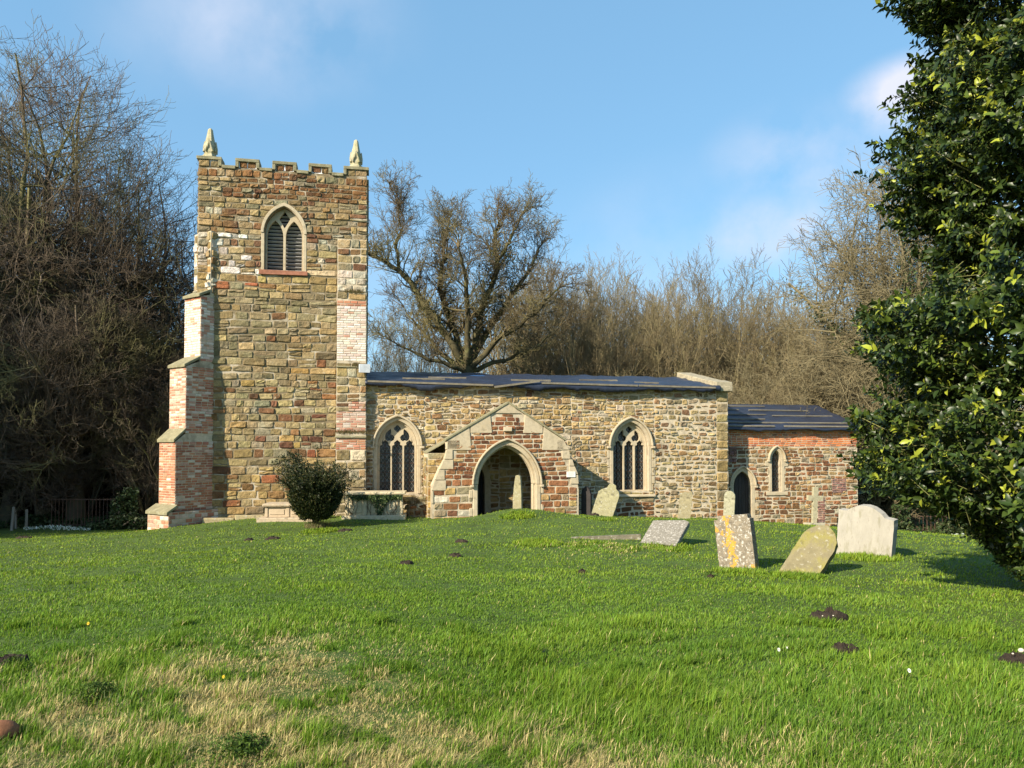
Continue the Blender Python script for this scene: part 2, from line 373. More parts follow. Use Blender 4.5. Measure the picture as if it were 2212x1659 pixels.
def masonry(mb, span, z0, z1, ch, ln, pal, T, seed=1, gap=.014, bulge=(.012, .035), jit=.012, split=.25, cuts=None, brick=False, wave=.02, openings=()):
    """lay courses of single stones: span(z)->[(x0,x1)], ch(z)->(hmin,hmax), ln(z)->(lmin,lmax), pal(x,z)->palette, T(u, out, w)->point"""
    rng = random.Random(seed); z = z0
    ph = rng.uniform(0, 9)
    def wv(x, zz): return 0 if brick else wave*math.sin(x*1.1+ph+zz*3)+wave*.5*math.sin(x*2.7+zz*5)
    while z < z1-.02:
        h = rng.uniform(*ch(z))
        if z+h > z1-.5*h: h = z1-z
        zm = z+h/2
        iv = span(zm)
        for op in openings: iv = subtract(iv, op(zm))
        for a, b in iv:
            x = a
            if b-a < .03: continue
            first = True
            while x < b-.01:
                l = rng.uniform(*ln(z))*(.5 if (first and brick and int(z/h) % 2) else 1); first = False
                if x+l > b-.45*l: l = b-x
                subs = [(z, z+h)]
                if not brick and h > .17 and rng.random() < split:
                    k = rng.uniform(.35, .65); subs = [(z, z+h*k), (z+h*k, z+h)]
                for (za, zb) in subs:
                    g_ = gap*rng.uniform(.6, 1.5) if not brick else gap
                    j = lambda: rng.uniform(-jit, jit)
                    xa, xb = x+g_/2, x+l-g_/2; a1, b1 = za+g_/2, zb-g_/2
                    if xb-xa < .02 or b1-a1 < .015: continue
                    C = [(xa+j(), a1+j()), (xb+j(), a1+j()), (xb+j(), b1+j()), (xa+j(), b1+j())]
                    if brick: us = [0, .06, .94, 1]; vs_ = [0, .15, .85, 1]
                    else: us = [0, .06, .35, .66, .94, 1]; vs_ = [0, .12, .5, .88, 1]
                    bl = rng.uniform(*bulge); tlt = rng.uniform(-.4, .4)*bl; tlz = rng.uniform(-.3, .3)*bl
                    V = []; nu, nv = len(us), len(vs_)
                    for vi, v in enumerate(vs_):
                        for ui, u in enumerate(us):
                            uu = u; vv = v
                            if not brick:      # round the corners
                                cu, cv = abs(u-.5)*2, abs(v-.5)*2; k = .10*(cu**3)*(cv**3); uu = .5+(u-.5)*(1-k*.6); vv = .5+(v-.5)*(1-k)
                            px = (C[0][0]*(1-uu)+C[1][0]*uu)*(1-vv)+(C[3][0]*(1-uu)+C[2][0]*uu)*vv
                            pz = (C[0][1]*(1-uu)+C[1][1]*uu)*(1-vv)+(C[3][1]*(1-uu)+C[2][1]*uu)*vv
                            edge = ui in (0, nu-1) or vi in (0, nv-1)
                            o_ = -.004 if edge else bl+tlt*(u-.5)*2+tlz*(v-.5)*2+(0 if brick else rng.uniform(-.5, .35)*bl)
                            V.append(T(px, o_, pz+wv(px, z)))
                    F = [(vi*nu+ui, vi*nu+ui+1, (vi+1)*nu+ui+1, (vi+1)*nu+ui) for vi in range(nv-1) for ui in range(nu-1)]
                    mb.add(V, F, pick(rng, pal(x, zm)))
                x += l
        z += h
def lay(parent, name, mat, *a, **k):
    mb = MB(); masonry(mb, *a, **k)
    return mb.build(name, mat, parent) if mb.v else None
def Tflat(y0): return lambda u, o, w: (u, y0-o, w)

def arch_pts(cx, hw, zs, za, n=8):
    """pointed arch from the right spring over the apex to the left spring"""
    rise = za-zs; c = (rise*rise-hw*hw)/(2*hw); r = c+hw      # centres at cx -/+ c
    pts = []
    for i in range(n+1):
        t = math.atan2(rise, c)*i/n
        pts.append((cx-c+r*math.cos(t), zs+r*math.sin(t)))
    for i in range(1, n+1):
        t = math.atan2(rise, c)*(1-i/n)
        pts.append((cx+c-r*math.cos(t), zs+r*math.sin(t)))
    return pts
def arch_loop(cx, hw, zb, zs, za, n=8):
    return [(cx-hw, zb), (cx+hw, zb)] + arch_pts(cx, hw, zs, za, n)
def arch_cut(cx, hw, zb, zs, za):
    rise = za-zs; c = (rise*rise-hw*hw)/(2*hw); r = c+hw
    def f(z):
        if z < zb or z > za: return []
        if z <= zs: return [(cx-hw, cx+hw)]
        w = math.sqrt(max(0, r*r-(z-zs)**2))-c
        return [(cx-w, cx+w)] if w > 0 else []
    return f
def arch_band(mb, cx, hw, zs, za, w, y0, y1, c, n=9, stop=0.0):
    """a moulding that follows the arch, width w outward"""
    i_ = arch_pts(cx, hw, zs, za, n)
    k = (hw+w)/hw
    o_ = arch_pts(cx, hw+w, zs, za+w*1.25, n)
    mb.prism(i_ + o_[::-1], [], y0, y1, c)
    if stop:
        mb.box((cx-hw-w-stop, y0-.005, zs-.08), (cx-hw+.004, y1, zs-.003), c); mb.box((cx+hw-.004, y0-.005, zs-.08), (cx+hw+w+stop, y1, zs-.003), c)

# ------------------------------------------------------------------ the church
church = thing('church', 'old ironstone parish church with square battlemented tower, tarpaulined nave roof, porch and low chancel', 'church', ORG, (0, 0, TH))
rng = random.Random(5)
CR = (.56, .49, .37)

# ---- tower
TX0, TX1, TD, TT = -5.20, 0.0, 5.2, 11.30
bx, bs, ba = -2.60, 9.28, 10.14          # belfry light
bh = .60
tw = MB()
def tower_outline():
    return [(TX0, -1.6), (TX1, -1.6), (TX1, TT), (TX0, TT)]
tw.prism(tower_outline(), [arch_loop(bx, bh, 8.07, bs, ba)], 0, .8)
tw.box((TX0, .8, -1.6), (TX0+.7, TD, TT)); tw.box((TX1-.7, .8, -1.6), (TX1, TD, TT)); tw.box((TX0+.7, TD-.7, -1.6), (TX1-.7, TD, TT))
tw.box((TX0+.7, .8, TT-1.0), (TX1-.7, TD-.7, TT-.9))
tower = tw.build('tower', M_MORTAR_OLIVE, church)
# parapet merlons of mortar core, coping follows the crenels
mer = [(-5.20, -4.56), (-4.04, -3.42), (-2.92, -2.28), (-1.80, -1.18), (-.70, 0.0)]
def merlon(a_, b_):
    m_ = MB(); m_.box(a_, b_); m_.build('merlon', M_STONE, tower)
for a, b in mer:
    merlon((a+.02, .02, TT), (b-.02, .42, TT+.20)); merlon((a+.02, TD-.42, TT), (b-.02, TD-.02, TT+.20))
for k in range(4):
    merlon((TX0+.02, .9+k*1.1, TT), (TX0+.4, 1.45+k*1.1, TT+.2)); merlon((TX1-.4, .9+k*1.1, TT), (TX1-.02, 1.45+k*1.1, TT+.2))
cop = MB(); th = .10; e = .055
CC = (.22, .20, .12)
xs = mer
for i, (a, b) in enumerate(xs):
    cop.box((a-e, -e, TT+.20), (b+e, .47, TT+.20+th), CC, j=.006)
    if i > 0: cop.box((a-e, -e, TT+.012), (a+.045, .46, TT+.197), CC)
    if i < len(xs)-1:
        cop.box((b-.045, -e, TT+.012), (b+e, .46, TT+.197), CC)
        cop.box((b+e+.003, -e-.01, TT-.05), (xs[i+1][0]-e-.003, .47, TT+.05), CC, j=.006)
cop.box((TX0-e, .47, TT+.0), (TX0+.45, TD, TT+.08), CC); cop.box((TX1-.45, .47, TT+.0), (TX1+e, TD, TT+.08), CC)
cop.build('coping', M_COPING, tower, bevel=.012)
# tower facing, zone by zone
def tpal(x, z):
    if z > 10.32: return 'olive' if (x < -4.65 and z < 11.0) else ('mixed' if rng.random() < .18 else 'iron')
    if z > 9.2: return 'mixed'
    if z > 7.95: return 'white' if (x < -3.2 and rng.random() < .5) or (x > -2 and z < 8.25 and rng.random() < .8) else 'mixed'
    if rng.random() < .04: return 'iron'
    if z > 7.45: return 'ochre'
    if z > 4.65: return 'olive'
    if z > 2.3: return 'banded'
    return 'ochre'
def tch(z):
    return (.15, .19) if z > 10.32 else (.16, .27) if z > 7.95 else (.20, .28) if z > 4.65 else (.18, .25) if z > 2.3 else (.22, .31)
def tln(z):
    return (.20, .40) if z > 10.32 else (.18, .50) if z > 7.95 else (.26, .70) if z > 4.65 else (.20, .52) if z > 2.3 else (.25, .65)
tcut = arch_cut(bx, bh+.09, 7.98, bs, ba+.10)
lay(tower, 'stonework', M_STONE, lambda z: [(TX0, -.93 if z < 9.2 else TX1)], -.5, TT-.06, tch, tln, tpal, Tflat(0), seed=11, gap=.020, jit=.020, bulge=(.012, .045), openings=[tcut], split=.12, wave=.018)
for a, b in mer[1:-1]:
    lay(tower, 'parapet_stonework', M_STONE, lambda z, a=a, b=b: [(a+.05, b-.05)], TT-.02, TT+.20, lambda z: (.21, .22), lambda z: (.26, .3), lambda x, z: 'iron', Tflat(.02), seed=int(a*7)+99, split=0)
for a, b in (mer[0], mer[-1]):
    lay(tower, 'parapet_stonework', M_STONE, lambda z, a=a, b=b: [(a, b)], TT-.04, TT+.19, lambda z: (.2, .24), lambda z: (.25, .35), lambda x, z: 'olive', Tflat(.0), seed=int(a*7)+9, split=0)
# east faces seen from a step to the side
lay(tower, 'side_stonework', M_STONE, lambda z: [(.0, TD)] if z > 5.5 else [(0, .3)], 4.4, TT-.06, tch, tln, tpal, lambda u, o, w: (TX1+o, u, w), seed=12, split=.1)
lay(tower, 'side_stonework', M_STONE, lambda z: [(.0, TD)], -.5, TT-.06, tch, tln, tpal, lambda u, o, w: (TX0-o, TD-u, w), seed=13, split=.1)

# ---- pinnacles
def pinnacle(x, hgt, seed):
    mb = MB(); cy = .22; k = random.Random(seed)
    prof = [(0, .235), (.06, .235), (.065, .20), (.12, .185), (.13, .155), (.20, .17), (.42, .17), (.50, .145), (.60, .125), (.78, .095), (.96, .065), (1.0, .03)]
    vs = []; n = 8
    for t, r in prof:
        for j in range(n):
            a = 2*math.pi*(j+.5)/n; rr = r*(1.12 if (j % 2 == 0) else 1.0)*k.uniform(.94, 1.06)
            vs.append((x+math.cos(a)*rr, cy+math.sin(a)*rr, TT+.30+t*hgt))
    m = len(prof)
    fs = [(i*n+j, i*n+(j+1) % n, (i+1)*n+(j+1) % n, (i+1)*n+j) for i in range(m-1) for j in range(n)] + [tuple((m-1)*n+j for j in range(n))]
    mb.add(vs, fs)
    for sx, sy in ((0, -1), (1, 0), (-1, 0), (0, 1)):      # crocketed gablets round the lower spire
        for s_ in (-1, 1):
            p0 = (x+sx*.17+sy*s_*.11, cy+sy*.17+sx*s_*.11, TT+.30+.2*hgt); p1 = (x+sx*.165, cy+sy*.165, TT+.30+.56*hgt)
            mb.tube([p0, ((p0[0]+p1[0])/2+sx*.02, (p0[1]+p1[1])/2+sy*.02, (p0[2]+p1[2])/2-.03), p1], [.035, .028, .022], 5)
    return mb.build('pinnacle', M_PINN, church, smooth=False)
pinnacle(-4.90, .98, 1)['label'] = 'weathered stone pinnacle on the left corner of the tower parapet'
pinnacle(-.36, .98, 2)['label'] = 'weathered stone pinnacle on the right corner of the tower parapet'

# ---- belfry window
bw = MB(); arch_band(bw, bx, bh+.02, bs, ba+.02, .09, -.05, .02, CR)
bw.prism([(bx-bh-.10, 8.07), (bx-bh, 8.07), (bx-bh, bs), (bx-bh-.10, bs)], [], -.02, .03)
bw.prism([(bx+bh, 8.07), (bx+bh+.10, 8.07), (bx+bh+.10, bs), (bx+bh, bs)], [], -.02, .03)
belfry = bw.build('belfry_window', M_ASHLAR, church, bevel=.01)
ti = MB()
def light_loop(cx, hw, zb, zs, za): return arch_loop(cx, hw, zb, zs, za, 6)
ti.prism(arch_loop(bx, bh-.002, 8.10, bs, ba-.003), [light_loop(bx-.29, .25, 8.14, 9.22, 9.74), light_loop(bx+.29, .25, 8.14, 9.22, 9.74),
         [(bx-.17, 9.80), (bx, 9.50), (bx+.17, 9.80), (bx, 10.05)]], .18, .30)
ti.build('mullion', M_ASHLAR, belfry, bevel=.008)
lv = MB()
k = 0; z = 8.16
while z < 10.0:
    Mx = Matrix.Translation((bx, .40, z)) @ Matrix.Rotation(R(-38), 4, 'X')
    lv.box((-bh, -.042, -.010), (bh, .042, .010), (1, 1, 1), Mx); z += .118
lv.build('louvres', M_LOUVRE, belfry)
dk = MB(); dk.prism(arch_loop(bx, bh+.1, 7.9, bs, ba+.1), [], .6, .62); dk.build('dark_backing', M_DARK, belfry)  # flat black sheet behind the louvres, painted darkness for the unlit chamber
sl = MB(); sl.box((bx-bh-.15, -.09, 7.94), (bx+bh+.13, .30, 8.07), (.30, .13, .08), j=.01); sl.build('sill', M_BRICK, belfry)

# ---- SE buttress: four stages stepping out, brick above, stone below
se = church
sb = MB()
stages = [(-1.6, 2.9, .34, 'low'), (2.9, 5.02, .22, 'mid'), (5.2, 7.18, .12, 'brick'), (7.45, 9.2, .06, 'top')]
for z0, z1, pr, nm in stages: sb.box((-.93, -pr, z0), (0, -.001, z1))
sb.box((-.93, -.16, 5.02), (0, -.001, 5.2)); sb.box((-.93, -.1, 7.18), (0, -.001, 7.45))
corner = sb.build('corner_buttress', M_MORTAR, church)
def sface(span, z0, z1, ch, ln, pal, y, seed, **k): lay(corner, 'stonework', M_STONE, span, z0, z1, ch, ln, pal, Tflat(y), seed=seed, **k)
fs_ = lambda z: [(-.93, 0)]
sface(fs_, -.5, 2.35, lambda z: (.24, .32), lambda z: (.28, .5), lambda x, z: 'pale' if (x > -.6 and z > 1.5) else 'olive', -.34, 21, split=.05)
sface(fs_, 3.6, 5.0, lambda z: (.22, .28), lambda z: (.25, .45), lambda x, z: 'mixed', -.22, 23, split=.1)
sface(fs_, 5.04, 5.18, lambda z: (.14, .2), lambda z: (.3, .5), lambda x, z: 'olive', -.16, 25, split=0)
sface(fs_, 7.20, 7.44, lambda z: (.2, .24), lambda z: (.3, .5), lambda x, z: 'olive', -.1, 26, split=0)
sface(fs_, 7.46, 9.19, lambda z: (.2, .26), lambda z: (.25, .5), lambda x, z: 'white' if 7.5 < z < 8.2 else 'mixed', -.06, 27, split=0)
for z0, z1, pr in ((-.5, 2.35, .34),):
    lay(corner, 'side_stonework', M_STONE, lambda z: [(-pr, 0)], z0, z1, lambda z: (.24, .3), lambda z: (.3, .5), lambda x, z: 'olive', lambda u, o, w: (0+o, u, w), seed=31)
bk = dict(gap=.010, bulge=(.006, .012), jit=.003, brick=True)
def bface(z0, z1, pal, y, seed, span=fs_): lay(corner, 'brickwork', M_BRICK, span, z0, z1, lambda z: (.075, .078), lambda z: (.20, .23), pal, Tflat(y), seed=seed, **bk)
bface(2.36, 2.72, lambda x, z: 'redbrick' if rng.random() < .7 else 'palebrick', -.34, 41)
bface(2.92, 3.58, lambda x, z: 'palebrick', -.22, 42)
bface(3.60, 3.9, lambda x, z: 'palebrick', -.245, 43, span=lambda z: [(-.55, 0)])
bface(5.22, 7.0, lambda x, z: 'whitebrick', -.12, 44)
bface(7.0, 7.18, lambda x, z: 'redbrick', -.12, 45)
wc = MB()
wc.prism([(0, 0), (1, 0), (1, 1), (0, 1)], [], 0, 1, T=lambda x, y, z: (-.95+x*.97, -.40+y*.40, 2.74+z*(.05+.14*y)))
wc.prism([(0, 0), (1, 0), (1, 1), (0, 1)], [], 0, 1, T=lambda x, y, z: (-.94+x*.95, -.27+y*.27, 5.0+z*(.03+.05*y)))
wc.build('weathering', M_COPING, corner, bevel=.01)
# tufts of weed growing on the ledges
M_WEED = nodes_mat('dry_weed', attr=True, var=.3, nscale=10, bump=0, trans=.25)
def tuft_mesh(name, pts, n, r, h, cols, seed, w=.006, mat=None):
    k = random.Random(seed); mb = MB()
    for (x, y, z) in pts:
        for i in range(n):
            a = k.uniform(0, 6.28); rr = r*math.sqrt(k.random()); bx_, by_ = x+rr*math.cos(a), y+rr*math.sin(a)*.7
            hh = h*k.uniform(.4, 1); dx, dy = k.uniform(-.6, .6)*hh, k.uniform(-.8, .2)*hh; ww = w*k.uniform(.7, 1.5); c = k.choice(cols); s = k.uniform(.75, 1.25)
            mb.add([(bx_-ww, by_, z-.01), (bx_+ww, by_, z-.01), (bx_+dx*.5+ww*.7, by_+dy*.5, z+hh*.6), (bx_+dx*.5-ww*.7, by_+dy*.5, z+hh*.6), (bx_+dx, by_+dy, z+hh*k.uniform(.7, 1))],
                   [(0, 1, 2, 3), (3, 2, 4)], (c[0]*s, c[1]*s, c[2]*s))
    return mb.mesh(name, mat or M_WEED)
obj('ledge_weeds', tuft_mesh('ledge_weeds', [(-.85+i*.09, -.32, 2.88) for i in range(10)] + [(-.6+i*.09, -.11, 7.44) for i in range(6)] + [(-.4+i*.08, -.24, 5.05) for i in range(3)],
    26, .09, .17, [(.13, .10, .04), (.10, .10, .03), (.18, .13, .06)], 3), corner)

# ---- diagonal SW buttress (brick)
DB = Vector((-5.28, 0, 0)); dd = Vector((-.7071, -.7071, 0)); ds = Vector((.7071, -.7071, 0))
def TD_end(dist, hw):    # end face: u from left(-hw) to right(+hw) seen from outside
    return lambda u, o, w: tuple(DB + dd*(dist+o) + ds*u + Vector((0, 0, w)))
def TD_side(hw, sgn=1):  # side face: u = distance along dd, running right to left when seen
    return lambda u, o, w: tuple(DB + dd*(-u) + ds*(hw+o) + Vector((0, 0, w)))
dstg = [(-1.6, .52, 1.10, .55, 'base'), (.52, 2.62, .83, .425, 'red'), (2.86, 4.9, .52, .425, 'mid'), (5.1, 7.12, .05, .425, 'white'), (7.2, 9.22, -.27, .44, 'stone')]
db = MB()
def dprism(mb, z0, z1, d0, d1, h0, h1):
    P = []
    for z, d, h in ((z0, d0, h0), (z1, d1, h1)):
        for q, s_ in ((d, -h), (d, h), (-.5, h), (-.5, -h)):
            P.append(DB + dd*q + ds*s_ + Vector((0, 0, z)))
    mb.add(P, [(3, 2, 1, 0), (4, 5, 6, 7), (0, 1, 5, 4), (1, 2, 6, 5), (2, 3, 7, 6), (3, 0, 4, 7)])
for z0, z1, d, h, nm in dstg: dprism(db, z0, z1, d, d, h, h)
for i in range(4):
    a, b = dstg[i], dstg[i+1]
    dprism(db, a[1], b[0], a[2]-.02, b[2]-.02, a[3]-.01, b[3]-.01)
diag = db.build('diagonal_buttress', M_MORTAR, church)
for (z0, z1, d, h, nm) in dstg:
    if nm == 'stone': continue
    pal = {'base': lambda x, z: 'palebrick' if rng.random() < .8 else 'redbrick', 'red': lambda x, z: 'redbrick' if rng.random() < .75 else 'palebrick',
           'mid': lambda x, z: 'palebrick', 'white': lambda x, z: 'redbrick' if z > 6.98 else 'whitebrick'}[nm]
    pal2 = {'white': lambda x, z: 'whitebrick' if rng.random() < .5 else 'palebrick', 'mid': lambda x, z: 'palebrick' if rng.random() < .5 else 'redbrick'}.get(nm, pal)
    cf = (lambda z: (.11, .14)) if nm == 'base' else (lambda z: (.075, .078))
    zz0 = max(z0, -.6)
    lay(diag, 'brickwork', M_BRICK, lambda z, h=h: [(-h, h)], zz0, z1, cf, lambda z: (.20, .23), pal, TD_end(d, h), seed=50+int(z0*3), **bk)
    lay(diag, 'brickwork', M_BRICK, lambda z, d=d, h=h: [(-d, h)], zz0, z1, cf, lambda z: (.20, .23), pal2, TD_side(h), seed=70+int(z0*3), **bk)
lay(diag, 'capping_stonework', M_STONE, lambda z: [(-.44, .44)], 7.22, 9.2, lambda z: (.2, .27), lambda z: (.25, .5), lambda x, z: 'white' if (z < 7.9 or rng.random() < .35) else 'olive', TD_end(-.27, .44), seed=91, bulge=(.0, .06), gap=.03, jit=.02)
lay(diag, 'capping_stonework', M_STONE, lambda z: [(.27, .60)], 7.22, 9.2, lambda z: (.2, .27), lambda z: (.25, .5), lambda x, z: 'pale' if rng.random() < .5 else 'mixed', TD_side(.44), seed=92, bulge=(.0, .05), gap=.03)
def offset_cap(z0, d0, z1, d1, h):
    P = []; oc = MB()
    for q, z, s_ in ((d0+.07, z0-.03, 1), (d1, z1+.05, 1)):
        for s2 in (-1, 1):
            P.append(DB+dd*q+ds*(h+.05)*s2+Vector((0, 0, z))); P.append(DB+dd*q+ds*(h+.05)*s2+Vector((0, 0, z+.09)))
    for s2 in (-1, 1):
        P.append(DB+dd*(-.2)+ds*(h+.05)*s2+Vector((0, 0, z0-.03)))
    # left side 0,1,4,5 ; right 2,3,6,7 ; back 8,9
    oc.add(P, [(0, 2, 3, 1), (1, 3, 7, 5), (0, 1, 5, 4), (2, 6, 7, 3), (0, 4, 6, 2), (4, 5, 7, 6)])
    oc.build('offset_slab', M_COPING, diag, bevel=.012)
offset_cap(2.62, .83, 2.88, .52, .40); offset_cap(4.9, .52, 5.12, .05, .40); offset_cap(7.12, .05, 7.24, -.27, .40); offset_cap(.47, 1.10, .60, .83, .52)

# ---- nave
NX1, NT, NB = 12.70, 4.52, 7.5
WIN = [(1.02, .64), (9.04, .64)]
WB, WS, WA = .92, 2.48, 3.32
DOORX = 3.25   # south door inside the porch
nv = MB()
holes = [arch_loop(cx, hw, WB, WS, WA) for cx, hw in WIN] + [arch_loop(3.35, .55, -.4, 1.3, 2.15)]
nv.prism([(0.002, -1.6), (NX1, -1.6), (NX1, NT), (0.002, NT)], holes, 0, .8)
nv.prism([(.8, -1.6), (NB-.8, -1.6), (NB-.8, NT), (3.2, NT+.62), (.8, NT+.05)], [], 0, 1, T=lambda x, y, z: (NX1-.7+.7*y, x, z))
nv.box((0.002, NB-.8, -1.6), (NX1, NB, NT))
nave = nv.build('nave_wall', M_MORTAR, church)
def npal(x, z):
    if x > 9.9: return 'naveR'
    if z < .55 and x > 8: return 'iron'
    if x > 6 and .8 < z and x < 8: return 'nave'
    return 'nave'
wcut = [arch_cut(cx, hw+.13, WB-.14, WS, WA+.15) for cx, hw in WIN] + [arch_cut(3.35, .75, -.6, 1.3, 2.35)]
def n_reg(a, b, seed, ch, ln, gap, jit, split, bulge, z1=NT-.02):
    lay(nave, 'stonework', M_STONE, lambda z: [(a, b)], -.9, z1, lambda z: ch, lambda z: ln, npal, Tflat(0), seed=seed, gap=gap, jit=jit, split=split, bulge=bulge, openings=wcut, wave=.025)
n_reg(.01, 1.9, 101, (.10, .20), (.11, .34), .036, .026, .4, (.015, .045))
n_reg(1.9, 4.4, 102, (.11, .21), (.12, .40), .034, .026, .45, (.015, .045))
n_reg(4.4, 6.9, 103, (.14, .27), (.16, .48), .026, .022, .5, (.015, .045))
n_reg(6.9, 9.9, 104, (.11, .23), (.12, .44), .030, .024, .5, (.012, .040))
n_reg(9.9, 12.25, 105, (.13, .24), (.13, .40), .056, .034, .3, (.015, .045))
lay(nave, 'stonework', M_STONE, lambda z: [(12.25, 12.70)], -.9, 4.5, lambda z: (.28, .42), lambda z: (.44, .46), lambda x, z: 'ochre', Tflat(-.004), seed=106, gap=.03, split=.0, bulge=(.02, .04))
lay(nave, 'stonework', M_STONE, lambda z: [(0, .62)], -.9, 4.5, lambda z: (.28, .42), lambda z: (.44, .6), lambda x, z: 'ochre', lambda u, o, w: (NX1+o, u, w), seed=107, gap=.03, split=.0)
lay(nave, 'stonework', M_STONE, lambda z: [(.62, NB)], 3.0, 4.5, lambda z: (.16, .3), lambda z: (.2, .5), lambda x, z: 'nave', lambda u, o, w: (NX1+o, u, w), seed=108, gap=.03, split=.2)

M_HSC = nodes_mat('lichened_coping', attr=True, var=.35, nscale=6, bump=.8, bscale=25, dist=.02, patches=[((.12, .11, .07), 5, .55, .68, .6), ((.45, .43, .35), 9, .60, .70, .6)])
# gable parapet stones at the east end of the nave
gp = MB(); k = random.Random(3)
y = -.12; n = 0
while y < 3.3:
    l = k.uniform(.5, .9); zb = 4.56+max(0, y)*.205
    gp.prism([(0, 0), (1, 0), (1, 1), (0, 1)], [], 0, 1, T=lambda a, b, c, y=y, l=l, zb=zb: (12.22+.62*a+.01*math.sin(y*9), y+(l-.02)*b, zb+b*l*.205+c*.20))
    y += l
gp.box((12.25, -.17, 4.42), (12.82, .22, 4.60), j=.02)
gp.c = [(.33, .29, .20, 1)]*len(gp.v)
gp.build('gable_coping', M_HSC, church, bevel=.02)

# nave roof: shallow, sheeted in tarpaulin
def sheet(name, x0, x1, y0, z0, y1, z1, mat, parent, seed, amp=.03, nxs=110, nys=26, sag=0, hang=0.0):
    u = np.linspace(0, 1, nxs); v = np.linspace(0, 1, nys); U, V = np.meshgrid(u, v)
    Xs = x0+(x1-x0)*U; Ys = y0+(y1-y0)*V; Zs = z0+(z1-z0)*V
    P = np.array([[noise.noise(Vector((x*.9+seed, y_*2.2, seed)))+.5*noise.noise(Vector((x*2.6, y_*4+seed, 1.3)))+.3*noise.noise(Vector((x*7, y_*7+seed, 2.3))) for x, y_ in zip(a, b)] for a, b in zip(Xs, Ys)])
    Zs = Zs+P*amp-sag*np.sin(U*math.pi)
    if hang:      # lowest row folds down over the eave, ragged
        rows = 2
        for r_ in range(rows):
            hx = np.array([hang*(.55+.45*noise.noise(Vector((x*1.3, seed, 5.5)))+.2*noise.noise(Vector((x*6, seed, 7)))) for x in Xs[0]])
            t = (rows-r_)/rows
            Xs = np.vstack([Xs[rows-1 if False else -1][None]*0+np.linspace(x0, x1, nxs)[None], Xs]) if False else Xs
        top = (Xs[0], Ys[0], Zs[0])
        Xs = np.vstack([top[0][None], top[0][None], Xs]); Ys = np.vstack([top[1][None]+.01, top[1][None]-.015, Ys]); Zs = np.vstack([(top[2]-hx)[None], (top[2]-hx*.5)[None], Zs])
    ny_, nx_ = Xs.shape; id_ = np.arange(nx_*ny_).reshape(ny_, nx_)
    F = np.stack([id_[:-1, :-1].ravel(), id_[:-1, 1:].ravel(), id_[1:, 1:].ravel(), id_[1:, :-1].ravel()], 1)
    o = obj(name, np_mesh(name, np.c_[Xs.ravel(), Ys.ravel(), Zs.ravel()], F, mat, smooth=True), parent)
    m = o.modifiers.new('thick', 'SOLIDIFY'); m.thickness = .03; m.offset = 1
    return o
rb = MB()
rb.prism([(0, 0), (1, 0), (1, 1), (0, 1)], [], 0, 1, T=lambda a, b, c: (.0+12.2*a, -.18+3.4*b, 4.47+.60*b+c*.06))
rb.prism([(0, 0), (1, 0), (1, 1), (0, 1)], [], 0, 1, T=lambda a, b, c: (.0+12.2*a, 3.22+4.5*b, 5.07-.5*b+c*.06))
nroof = rb.build('nave_roof', M_TIMBER, church)
sheet('tarpaulin', -.03, 12.30, -.24, 4.57, 3.22, 5.20, M_TARP, nroof, 3.1, amp=.055, hang=.26, nxs=220, nys=40)
M_TARPB = nodes_mat('blue_sheet', (.03, .09, .22), rough=.4, var=.3, nscale=3, bump=.4, bscale=8)
M_TARPG = nodes_mat('brown_sheet', (.13, .11, .085), rough=.7, var=.3, nscale=3, bump=.4, bscale=8)
sheet('blue_patch', 2.6, 4.3, 2.3, 5.03, 3.15, 5.20, M_TARPB, nroof, 8.3, amp=.03, nxs=24, nys=8)
sheet('brown_patch', 1.7, 3.0, 2.1, 5.00, 3.12, 5.20, M_TARPG, nroof, 9.3, amp=.03, nxs=24, nys=8)
bt = MB(); k = random.Random(8)
def batten(mb, x0, z0, x1, z1, y0=-.30, w=.06, t=.03, slope=.18, c=(1, 1, 1)):
    M_ = Matrix.Translation((x0, y0, z0)) @ Matrix.Rotation(-math.atan2(z1-z0, x1-x0), 4, 'Y')
    L_ = math.hypot(x1-x0, z1-z0); mb.box((0, 0, -w/2), (L_, t, w/2), c, M_, j=.004)
batten(bt, .05, 4.565, 4.15, 4.50); batten(bt, 4.18, 4.44, 5.72, 4.66, y0=-.335); batten(bt, 5.8, 4.60, 9.2, 4.565); batten(bt, 9.25, 4.57, 12.1, 4.545)
for (x0, x1, yy) in ((4.9, 6.3, .5), (7.5, 8.9, 1.0), (2.1, 3.4, 1.0), (9.3, 10.2, .3), (1.2, 2.6, .35)):
    M_ = Matrix.Translation((x0, yy, 4.64+yy*.182)) @ Matrix.Rotation(R(10), 4, 'X'); bt.box((0, -.05, 0), (x1-x0, .05, .05), (1, 1, 1), M_, j=.01)
bt.build('battens', M_TIMBER, nroof)
fl = MB(); fl.box((-.22, -.42, 4.84), (.12, -.36, 5.10), (.55, .58, .6), j=.015)
fl.build('flashing', nodes_mat('lead_flashing', (.42, .45, .48), var=.2, bump=.2), nroof)

